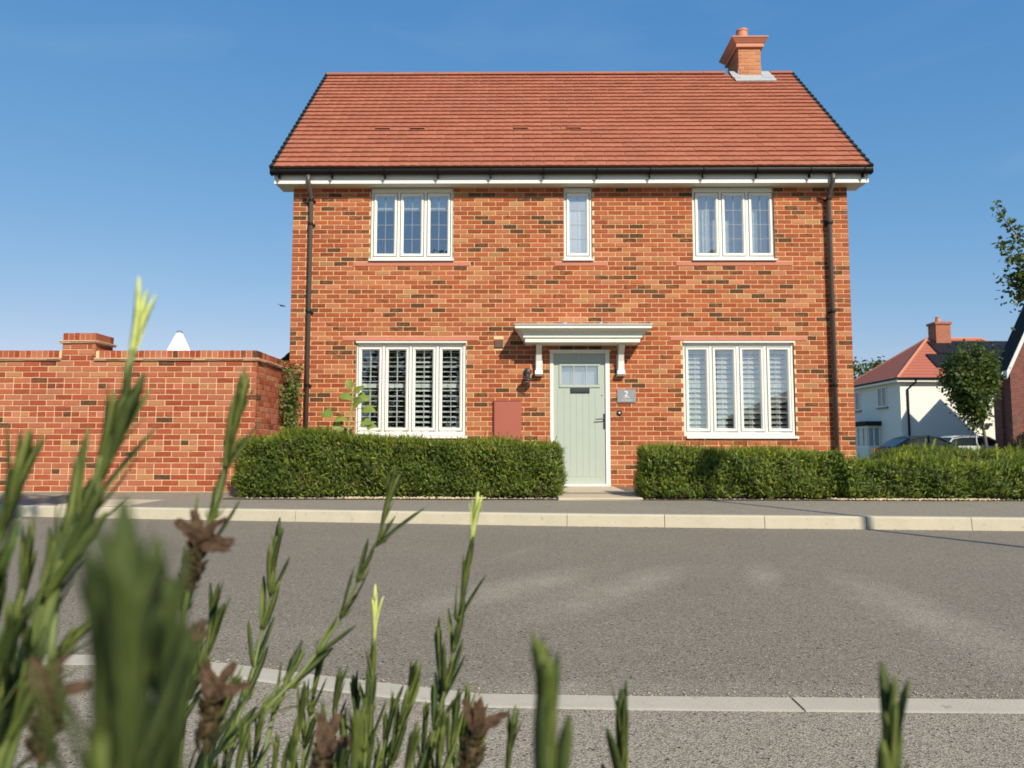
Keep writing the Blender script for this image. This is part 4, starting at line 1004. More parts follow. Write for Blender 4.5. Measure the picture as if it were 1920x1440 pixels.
q.add([(-7.78, 25, 5.44), (-7.86, 25, 5.44), (-7.93, 24.86, 5.47), (-7.95, 24.80, 5.465)], [(0, 1, 3, 2)]); q.add([(-7.78, 25, 5.44), (-7.86, 25, 5.44), (-7.88, 25.16, 5.48), (-7.96, 25.22, 5.475)], [(0, 2, 3, 1)])
q.build('body', M['bird'], bd)
ga = thing('garage', 'dark-verged brick garage roof showing between the garden wall and the house', 'garage', (-3, 16.6, 0))
q = MB(); gp = [(-4.95, 0), (-1.2, 0), (-1.2, 2.4), (-3.05, 4.02), (-4.95, 2.45)]; q.extrude_y(gp, 16, 20); q.build('wall', M['brickdark'], ga)
q = MB(); q.add([(-5.15, 15.85, 2.36), (-3.05, 15.85, 4.12), (-3.05, 20.2, 4.12), (-5.15, 20.2, 2.36), (-5.15, 15.85, 2.26), (-3.05, 15.85, 4.02), (-3.05, 20.2, 4.02), (-5.15, 20.2, 2.26)], [(0, 1, 2, 3), (4, 7, 6, 5), (0, 4, 5, 1), (3, 2, 6, 7), (0, 3, 7, 4)])
q.add([(-.95, 15.85, 2.36), (-3.05, 15.85, 4.12), (-3.05, 20.2, 4.12), (-.95, 20.2, 2.36), (-.95, 15.85, 2.26), (-3.05, 15.85, 4.02), (-3.05, 20.2, 4.02), (-.95, 20.2, 2.26)], [(3, 2, 1, 0), (5, 6, 7, 4), (1, 5, 4, 0), (7, 6, 2, 3)])
q.build('roof', M['verge'], ga)
for k in range(13):
    t = k/13; x = -5.17+2.1*t; z = 2.37+1.76*t
    MB().add([(x, 15.80, z+.03), (x+.17, 15.80, z+.155), (x+.17, 15.80, z+.03), (x, 15.80, z-.09), (x, 15.98, z+.03), (x+.17, 15.98, z+.155), (x+.17, 15.98, z+.03), (x, 15.98, z-.09)],
             [(0, 3, 2, 1), (4, 5, 6, 7), (0, 1, 5, 4), (0, 4, 7, 3), (1, 2, 6, 5), (2, 3, 7, 6)]).build('verge_tile', M['verge'], ga)

# ------------------------------------------------------------------ far white house
wh = thing('white_rendered_house', 'white rendered house with hipped red roof and solar panels', 'house', (27.3, 47.5, -.1))
WX0, WX1, WY0, WY1 = 22.25, 32.5, 44.0, 51.0; EZ = 4.72; GZ = -.1
MB().box(WX0, WX1, WY0, WY1, GZ, EZ).build('wall', M['render'], wh)
rz = 7.55; o = .28
ridge = [(WX0+3.5, 47.5, rz), (WX1-3.5, 47.5, rz)]
cor = [(WX0-o, WY0-o, EZ+.05), (WX1+o, WY0-o, EZ+.05), (WX1+o, WY1+o, EZ+.05), (WX0-o, WY1+o, EZ+.05)]
q = MB(); q.add(cor+ridge, [(0, 1, 5, 4), (1, 2, 5), (2, 3, 4, 5), (3, 0, 4), (3, 2, 1, 0)]); rfw = q.build('roof', M['fartile'], wh)
for a, b in ((cor[0], ridge[0]), (cor[1], ridge[1]), (cor[3], ridge[0]), (cor[2], ridge[1]), (ridge[0], ridge[1])):
    MB().tube([a, b], .085, 6).build('ridge_tile', M['clay'], rfw)
q = MB(); q.box(WX0-o, WX1+o, WY0-o-.03, WY0-o, EZ-.16, EZ+.02); q.box(WX0-o-.03, WX0-o, WY0-o-.03, WY1+o, EZ-.16, EZ+.02); q.box(WX0-o, WX1+o, WY0-o, WY1+o, EZ-.03, EZ-.005); q.build('fascia', M['white'], wh)
q = MB(); q.tube([(WX0-o, WY0-o-.08, EZ+.02), (WX1+o, WY0-o-.08, EZ+.02)], .06, 6); q.tube([(WX0-o-.08, WY0-o, EZ+.02), (WX0-o-.08, WY1+o, EZ+.02)], .06, 6); q.build('gutter', M['black'], wh)
MB().tube([(WX0+.75, WY0-o-.06, EZ), (WX0+.75, WY0-o, EZ-.2), (WX0+.4, WY0-.07, EZ-.55), (WX0+.4, WY0-.07, GZ)], .055, 8).build('downpipe', M['black'], wh)
MB().tube([(WX0+4.0, WY0-.05, EZ-.1), (WX0+4.0, WY0-.05, 1.0), (WX0+4.15, WY0-.05, .7), (WX0+4.25, WY0-.05, .5)], .022, 6).build('cable', M['grey'], wh)
q = MB(); q.box(WX0+4.75, WX0+5.0, WY0-.25, WY0, 2.05, 2.22); q.build('outside_light', M['iron'], wh)
c_ = MB(); c_.box(26.02, 26.92, 46.9, 47.8, 6.9, 8.38); c_.box(25.95, 26.99, 46.83, 47.87, 8.38, 8.52); chw = c_.build('chimney', brickwall_mat('far_chimney_brick', ((.40, .13, .075), (.32, .10, .055)), (.42, .26, .17)), wh)
MB().lathe([(.16, 0), (.15, .05), (.13, .30), (.15, .33), (.15, .36)], (26.4, 47.35, 8.52), 14).build('chimney_pot', M['clay'], chw)
sn = Vector((0, -(rz-EZ), 3.78)).normalized(); sv = Vector((0, 3.78, rz-EZ-.05)).normalized()
for row, (x0, nx, s0) in enumerate(((24.75, 7, 1.15), (25.55, 6, 2.75))):
    for k in range(nx):
        b = Vector((x0+k*1.02, WY0-o, EZ+.05))+sv*s0+sn*.09; cs = [b, b+Vector((.98, 0, 0)), b+Vector((.98, 0, 0))+sv*1.5, b+sv*1.5]
        if row == 1 and x0+k*1.02 > 31: continue
        dn_ = sn*-.05; MB().add(cs+[p+dn_ for p in cs], [(0, 1, 2, 3), (0, 4, 5, 1), (1, 5, 6, 2), (2, 6, 7, 3), (3, 7, 4, 0)]).build('solar_panel', M['solar'], rfw)
def far_window(parent, c, wd, ht, face, n=2, mat='white', gm=None):
    """c = lower-left corner, face 'x' looks -x, 'y' looks -y"""
    q = MB(); x, y, z = c; t = .06
    def B(u0, u1, v0, v1, d0, d1, mm=0):
        if face == 'y': q.box(x+u0, x+u1, y-d1, y-d0, z+v0, z+v1, mm)
        else: q.box(x-d1, x-d0, y+u0, y+u1, z+v0, z+v1, mm)
    B(0, wd, 0, t, 0, .05); B(0, wd, ht-t, ht, 0, .05); B(0, t, t, ht-t, 0, .05); B(wd-t, wd, t, ht-t, 0, .05)
    for k in range(1, n): B(wd*k/n-.035, wd*k/n+.035, t, ht-t, 0, .048)
    w_ = q.build('window', M[mat], parent)
    q = MB(); B(t, wd-t, t, ht-t, .005, .02); q.build('pane', gm or farglass, w_)
    q = MB(); B(-.1, wd+.1, -.10, -.02, 0, .12); q.build('sill', M['grey'], w_)
farglass = simple('far_window_glass', (.10, .13, .15), .08, .1, 1)
far_window(wh, (WX0, 45.55, 3.25), 1.15, 1.2, 'x', 2); far_window(wh, (WX0, 49.1, 3.22), 1.3, 1.2, 'x', 2)
far_window(wh, (WX0+8.0, WY0, 3.0), 1.0, 1.2, 'y', 2)
by_ = MB(); by_.box(WX0-.75, WX0-.002, 46.6, 49.6, GZ, .85); bay = by_.build('bay', M['render'], wh)
q = MB(); q.box(WX0-.95, WX0+.0, 46.4, 49.8, 2.15, 2.42); q.build('bay_roof', M['verge'], wh)
q = MB()
for k in range(5): q.box(WX0-.75, WX0-.68, 46.6+.73*k, 46.68+.73*k, .85, 2.15)
for k in range(3): q.box(WX0-.75+.33*k, WX0-.68+.33*k, 46.59, 46.66, .85, 2.15)
q.box(WX0-.76, WX0-.67, 46.58, 49.61, 2.02, 2.149); q.box(WX0-.76, WX0-.67, 46.58, 49.61, .851, .95); q.box(WX0-.66, WX0-.0, 46.58, 46.66, 2.02, 2.149); q.box(WX0-.66, WX0, 46.58, 46.66, .851, .95)
bw = q.build('window', M['white'], wh); q = MB(); q.box(WX0-.70, WX0-.001, 46.67, 49.55, .96, 2.01); q.build('pane', simple('bay_glass', (.30, .34, .37), .1, .2, 1), bw)

# right brick house with a gable towards us
rb = thing('gabled_brick_house', 'dark red brick gabled house cut by the right edge of the photo', 'house', (27.5, 40, -.1))
RX0, RX1, RYa = 24.30, 30.6, 37.7; apx = (RX0+RX1)/2; eav = 4.62; apz = 8.02; RYb = 38.3
MB().extrude_y([(RX0, -.1), (RX1, -.1), (RX1, eav), (apx, apz-.25), (RX0, eav)], RYa, RYb).build('wall', M['brickdark'], rb)
MB().extrude_y([(31.4, -.1), (36.5, -.1), (36.5, 5.0), (31.4, 5.0)], RYb+.01, 43.0).build('wall', M['brickdark'], rb)
for s in (-1, 1):
    xe = apx+s*(RX1-RX0+.7)/2; ze = eav-.22; yb_ = RYb+.05
    q = MB(); q.add([(xe, RYa-.32, ze+.12), (apx, RYa-.32, apz+.12), (apx, yb_, apz+.12), (xe, yb_, ze+.12), (xe, RYa-.32, ze), (apx, RYa-.32, apz), (apx, yb_, apz), (xe, yb_, ze)],
        [(0, 1, 2, 3), (4, 7, 6, 5), (0, 4, 5, 1), (3, 2, 6, 7), (0, 3, 7, 4)]); q.build('roof', M['verge'], rb)
    q = MB(); q.add([(xe, RYa-.30, ze-.005), (apx, RYa-.30, apz-.005), (apx, RYa-.30, apz-.30), (xe, RYa-.30, ze-.33), (xe, RYa-.005, ze-.005), (apx, RYa-.005, apz-.005), (apx, RYa-.005, apz-.30), (xe, RYa-.005, ze-.33)],
        [(0, 1, 2, 3), (3, 2, 6, 7), (4, 7, 6, 5), (0, 3, 7, 4)]); q.build('barge_board', M['fasc2'], rb)
SX0, SX1, SZ0 = 24.42, 28.9, 4.95; sxm, SZ1 = 25.75, 7.85
MB().extrude_y([(SX0, -.1), (SX1, -.1), (SX1, SZ0-.2), (sxm, SZ1-.3), (SX0, SZ0)], 37.1, RYa-.002).build('wall', M['brickdark'], rb)
for s_ in (-1, 1):
    xe = SX0-.33 if s_ < 0 else SX1+.33; zf = SZ0-.45 if s_ < 0 else SZ0-.55; wv = .07
    for nm_, dz0, dz1, ya_, yb2, mt_ in (('roof', wv, 0, 36.78, RYa+.1, M['verge']), ('barge_board', -.01, -.40, 36.8, 37.09, M['fasc2'])):
        p8 = [(xe, zf+dz0), (sxm, SZ1+dz0), (sxm, SZ1+dz1), (xe, zf+dz1)]
        vs = [(x_, ya_, z_) for x_, z_ in p8]+[(x_, yb2, z_) for x_, z_ in p8]
        MB().add(vs, [(0, 1, 2, 3), (7, 6, 5, 4), (0, 4, 5, 1), (3, 2, 6, 7), (0, 3, 7, 4)]).build(nm_, mt_, rb)
far_window(rb, (SX0+.95, 37.1, 3.2), 1.6, 1.5, 'y', 3); far_window(rb, (SX0+.95, 37.1, .75), 1.6, 1.3, 'y', 3)

# ------------------------------------------------------------------ parked cars
def car(lbl, x, y, L, H, paint, hatch=False):
    t = thing('parked_car', lbl, 'car', (x+L/2, y, -.06), 'cars parked in front of the white house')
    W2 = .88; z0 = -.06
    def P(u, z): return (x+u*L, z0+z*H)
    low = [P(0, .22), P(.005, .42), P(.03, .60), P(.12, .64), P(.5, .66), P(.74, .63), P(.93, .54), P(.99, .45), P(1, .22)]
    q = MB(); n = len(low)
    for yy, ins in ((-W2, .03), (-W2+.06, 0), (W2-.06, 0), (W2, .03)):
        for (a, b) in low: q.v.append((a+(ins if a < x+L/2 else -ins), y+yy, b-ins*.6)); q.c.append((1, 1, 1, 0))
    for r in range(3):
        for k in range(n-1): q.f.append((r*n+k, r*n+k+1, (r+1)*n+k+1, (r+1)*n+k)); q.m.append(0)
    q.f += [tuple(range(n)), tuple(3*n+k for k in range(n-1, -1, -1))]; q.m += [0, 0]
    q.build('body', paint, t, smooth=False)
    top = ([P(.04, .64), P(.12, .93), P(.22, .985), P(.40, 1.0), P(.55, .97), P(.76, .63)] if hatch else [P(.08, .64), P(.22, .90), P(.32, .985), P(.46, 1.0), P(.58, .95), P(.78, .63)])
    q = MB(); n = len(top)
    for yy, ins in ((-W2+.02, 0), (-W2+.20, 1), (W2-.20, 1), (W2-.02, 0)):
        for k, (a, b) in enumerate(top): q.v.append((a, y+(yy if 0 < k < n-1 or ins == 0 else yy), b if ins else (z0+.62*H if k in (0, n-1) else b-.06*H*(b > z0+.7*H)))); q.c.append((1, 1, 1, 0))
    q.f = [(n+k, n+k+1, 2*n+k+1, 2*n+k) for k in (1, 2, 3)]+[(k, k+1, n+k+1, n+k) for k in (1, 2, 3)]+[(2*n+k, 2*n+k+1, 3*n+k+1, 3*n+k) for k in (1, 2, 3)]; q.m = [0]*9
    # pillars
    q.build('car_roof', paint, t, smooth=True)
    for yy in (-W2+.02, W2-.02):
        for (a, b) in ((top[0], top[1]), (top[3], (top[3][0]+.02, z0+.64*H)), (top[-1], top[-2])):
            MB().tube([(a[0], y+yy, a[1]), (b[0], y+yy, b[1]-.03*H)], .035, 5).build('pillar', paint, t)
    g_ = MB(); g_.v = [(a, y+yy*.97, b-.012) for yy in (-W2+.05, W2-.05) for (a, b) in top]; g_.c = [(1, 1, 1, 0)]*len(g_.v)
    g_.f = [tuple(range(n)), tuple(n+k for k in range(n-1, -1, -1)), (0, n, n+1, 1), (n-2, 2*n-2, 2*n-1, n-1)]; g_.m = [0]*4
    g_.build('window_glass', M['carglass'], t)
    for wx in (.19, .80):
        for yy in (-W2, W2-.2):
            ty = MB(); ty.lathe([(.33, 0), (.33, .2), (.2, .2)], (x+wx*L, y+yy+.2, z0+.33), 20, 0, 'y'); tt = ty.build('wheel', M['rubber'], t)
            MB().lathe([(.21, 0), (.20, .012), (.05, .02)], (x+wx*L, y+yy-.001, z0+.33), 14, 0, 'y').build('rim', M['alloy'], tt)
    for yy in (-W2+.08, W2-.3): MB().box(x-.01, x+.06, y+yy, y+yy+.22, z0+.48*H, z0+.60*H).build('tail_light', M['lampred'], t); MB().box(x+L-.10, x+L-.005, y+yy, y+yy+.22, z0+.42*H, z0+.50*H).build('headlight', M['white'], t)
    MB().box(x+.66*L, x+.70*L, y-W2-.16, y-W2+.01, z0+.64*H, z0+.72*H).build('wing_mirror', paint, t)
    return t
car('dark teal hatchback parked left of the young tree', 18.2, 38.0, 4.2, 1.47, M['cardark'])
car('pale silver hatchback parked behind the young tree', 21.6, 39.5, 4.1, 1.50, M['carwhite'], True)

# ------------------------------------------------------------------ trees
def branch_tree(t, base, top, r0, crown_c, crown_r, nl, leaf, seed, mat, shape='egg', nb=9, lean=0):
    rs = np.random.RandomState(seed); b = Vector(base); tp = Vector(top)
    pts = [b, b.lerp(tp, .35)+Vector((.02, 0, 0)), b.lerp(tp, .7), tp]
    MB().tube(pts, [r0, r0*.8, r0*.5, r0*.15], 9).build('trunk', M['bark'], t, smooth=True)
    lim = MB(); clus = []
    cc = Vector(crown_c)
    for k in range(nb):
        s = b.lerp(tp, .38+.5*k/nb); d = Vector(rs.normal(0, 1, 3)); d.z = abs(d.z)*.5+.1; d.normalize()
        e = cc+Vector((d.x*crown_r[0]*.8, d.y*crown_r[1]*.8, rs.uniform(-.7, .8)*crown_r[2]))
        m = s.lerp(e, .5)+Vector((0, 0, -.05*crown_r[2])); lim.tube([s, m, e], [r0*.35, r0*.22, r0*.06], 5); clus += [e, m]
    lim.build('branch', M['bark'], t, smooth=True)
    ncl = max(26, nl//55); P = []
    for k in range(ncl):
        d = rs.normal(0, 1, 3); d /= np.linalg.norm(d); r = rs.rand()**.45
        c = np.array([cc.x+d[0]*crown_r[0]*r, cc.y+d[1]*crown_r[1]*r, cc.z+d[2]*crown_r[2]*r])
        if shape == 'egg': w_ = 1-.5*max(0, -(c[2]-cc.z)/crown_r[2]); c[0] = cc.x+(c[0]-cc.x)*w_; c[1] = cc.y+(c[1]-cc.y)*w_
        m_ = nl//ncl; P.append(c+rs.normal(0, 1, (m_, 3))*np.array(crown_r)*.13)
    leafcloud(t, np.vstack(P), leaf, mat, rs, .35, 'crown', (.3,))
yt = thing('young_tree', 'young leafy tree with a slim leaning trunk before the white house', 'tree', (20.35, 33.0, 0))
branch_tree(yt, (20.35, 33, -.06), (19.7, 33, 5.2), .075, (19.75, 33, 3.55), (1.10, 1.1, 1.75), 9000, .16, 5, M['treeleaf'])
q = MB()
for (dx, dz) in ((-.75, 5.0), (.05, 5.35), (.6, 5.15), (.85, 4.9), (.3, 5.25)): q.tube([(19.75+dx*.5, 33, 4.4), (19.75+dx*.9, 33, 4.8), (19.75+dx, 33, dz)], [.014, .009, .004], 4)
q.build('branch', M['bark'], yt)
rs = np.random.RandomState(2); P = []
for (dx, dz) in ((-.75, 5.0), (.05, 5.35), (.6, 5.15), (.85, 4.9), (.3, 5.25)):
    tt = rs.rand(26)[:, None]; P.append(np.array([[19.75+dx*.6, 33, 4.5]])*(1-tt)+np.array([[19.75+dx, 33, dz]])*tt+rs.normal(0, .05, (26, 3)))
leafcloud(yt, np.vstack(P), .12, M['treeleaf'], rs)
for sx in (-.42, .36): MB().tube([(20.3+sx, 33, -.06), (20.3+sx, 33, .98)], .04, 8).build('stake', M['stalk'], yt)
bt = thing('bare_sapling', 'thin bare sapling in front of the white house wall', 'tree', (24.6, 40.5, -.06))
rs = np.random.RandomState(6); q = MB(); q.tube([(23.9, 36.5, -.06), (23.9, 36.5, 1.5), (23.88, 36.5, 2.6)], [.025, .018, .006], 5); q.build('trunk', M['bark'], bt)
q = MB()
for k in range(16):
    z = .9+k*.1; s = rs.choice([-1, 1]); q.tube([(23.9, 36.5, z), (23.9+s*.18, 36.5, z+.2), (23.9+s*(.3-.008*k), 36.5+rs.uniform(-.2, .2), z+.42)], [.008, .006, .003], 4)
q.build('branch', M['bark'], bt)
sb = thing('dark_shrub', 'dark rounded shrub at the foot of the gabled brick house', 'shrub', (24.2, 36.3, -.06))
rs = np.random.RandomState(12); d = rs.normal(0, 1, (4200, 3)); d /= np.linalg.norm(d, axis=1, keepdims=True); P = np.array([[24.3, 36.2, .7]])+d*np.array([[.75, .7, .95]])*(rs.rand(4200, 1)**.3)
P2 = np.array([[25.6, 36.6, .8]])+d*np.array([[.9, .6, 1.15]])*(rs.rand(4200, 1)**.3)
leafcloud(sb, np.vstack([P, P2]), .10, simple('shrub_leaf', (.035, .04, .018), .6, .3, 5), rs)
MB().tube([(24.3, 36.2, -.1), (24.3, 36.2, .9)], .05, 6).build('trunk', M['bark'], sb)
ft = thing('background_tree', 'loose green treetop showing behind the white house roof', 'tree', (28.5, 62, -.1))
branch_tree(ft, (28.5, 62, -.1), (28.6, 62, 7.2), .16, (28.9, 62, 6.3), (2.6, 2, 2.1), 1500, .3, 9, M['treeleaf'])
# street tree just outside the right edge, its branches reach into the picture
st_ = thing('street_tree', 'leafy branches of a near tree at the upper right edge', 'tree', (7.75, 9.9, .1))
q = MB(); q.tube([(7.75, 9.9, .05), (7.72, 9.9, 1.6), (7.6, 9.9, 2.6), (7.5, 9.9, 3.6)], [.07, .06, .05, .03], 10); q.build('trunk', M['bark'], st_, smooth=True)
BR = [[(7.6, 9.9, 2.5), (7.0, 9.7, 2.75), (6.45, 9.6, 2.95), (6.18, 9.6, 3.15), (6.05, 9.6, 3.38)], [(7.55, 9.9, 2.8), (7.0, 9.8, 3.00), (6.45, 9.7, 3.35), (6.22, 9.7, 3.66), (6.10, 9.7, 3.86)],
      [(7.6, 9.9, 2.3), (7.0, 9.8, 2.5), (6.55, 9.7, 2.70), (6.35, 9.7, 2.92)], [(7.55, 9.9, 3.0), (7.2, 9.9, 3.5), (6.98, 9.8, 3.95), (6.9, 9.8, 4.3)], [(7.6, 9.9, 2.4), (7.1, 9.5, 2.75), (6.5, 9.6, 2.9), (6.22, 9.6, 3.34)], [(7.6, 9.9, 2.6), (8.1, 9.9, 3.2), (8.5, 9.9, 4.1)], [(7.5, 9.9, 3.2), (7.6, 10.2, 4.0), (7.6, 10.3, 4.6)]]
P = []; rs = np.random.RandomState(21)
for b_ in BR:
    MB().tube(b_, [.022, .014, .009, .006, .003][:len(b_)], 6).build('branch', M['bark'], st_, smooth=True)
    for a, c in zip(b_[:-1], b_[1:]):
        a, c = np.array(a), np.array(c); L_ = np.linalg.norm(c-a); m_ = int(L_*150); tt = rs.rand(m_)[:, None]; P.append(a*(1-tt)+c*tt+rs.normal(0, .035, (m_, 3)))
d = rs.normal(0, 1, (900, 3)); d /= np.linalg.norm(d, axis=1, keepdims=True); P.append(np.array([[7.55, 9.95, 3.3]])+d*np.array([[.75, .8, 1.2]])*(rs.rand(900, 1)**.5))
P.append(np.array([[6.52, 9.7, 2.85]])+rs.normal(0, 1, (220, 3))*np.array([[.10, .15, .13]]))
P.append(np.array([[6.30, 9.65, 2.92]])+rs.normal(0, 1, (150, 3))*np.array([[.07, .12, .10]])); P.append(np.array([[6.42, 9.65, 2.70]])+rs.normal(0, 1, (150, 3))*np.array([[.07, .12, .11]]))
leafcloud(st_, np.vstack(P), .074, M['treeleaf'], rs)

# ------------------------------------------------------------------ across the road, behind the camera: seen only as reflections and shadows
lp = thing('lamp_post', 'slim grey street lamp post whose shadow crosses the road', 'street lamp', (5.75, 1.72, 0))
MB().tube([(5.75, 1.72, 0), (5.75, 1.72, 1.2), (5.75, 1.72, 1.25), (5.75, 1.72, 6.5)], [.075, .075, .045, .035], 12).build('post', M['grey'], lp, smooth=True)
MB().box(5.62, 5.88, 1.55, 2.0, 6.48, 6.58).build('lantern', M['grey'], lp, bevel=.02)
bt2 = thing('garden_tree', 'broad green garden tree opposite the house, seen mirrored in the left window', 'tree', (-5, -15, 0))
branch_tree(bt2, (-5, -15, 0), (-5, -15, 6), .2, (-5, -15, 3.9), (3.4, 2, 3.2), 5200, .3, 31, M['treeleaf'])
bt3 = thing('verge_tree', 'young tree beside the camera whose crown shades the left pavement', 'tree', (-2.35, 1.0, 0))
branch_tree(bt3, (-2.35, 1.0, 0), (-2.35, 1.0, 6.6), .08, (-2.35, 1.0, 6.2), (1.0, .8, .75), 1500, .14, 33, M['treeleaf'])
oh = thing('opposite_house', 'brick house across the road mirrored in the right window', 'house', (21, -26, 0))
MB().extrude_y([(15, 0), (25, 0), (25, 3.0), (20, 5.0), (15, 3.0)], -32, -24).build('wall', M['brickdark'], oh)
for s in (-1, 1):
    xe = 20+s*5.4; MB().add([(xe, -32.3, 2.85), (20, -32.3, 5.15), (20, -23.6, 5.15), (xe, -23.6, 2.85)], [(0, 1, 2, 3)] if s > 0 else [(3, 2, 1, 0)]).build('roof', M['verge'], oh)
for xx in (16.2, 21.5):
    for zz in (1.0,):
        q = MB(); q.box(xx, xx+1.6, -24.0, -23.94, zz, zz+1.2); w_ = q.build('window', M['white'], oh); MB().box(xx+.1, xx+1.5, -23.939, -23.93, zz+.1, zz+1.1).build('pane', farglass, w_)
st_.location = (10.75, 13.75, -.12); st_.scale = (1.38, 1.38, 1.38)
for t_, dx_ in ((wh, -.52), (rb, -.80), (yt, -.40), (bt, -.45), (sb, -.42), (ft, -.6)): t_.location.x += dx_
for o_ in list(COL.objects):
    if o_.name.startswith('parked_car'): o_.location.x -= .48
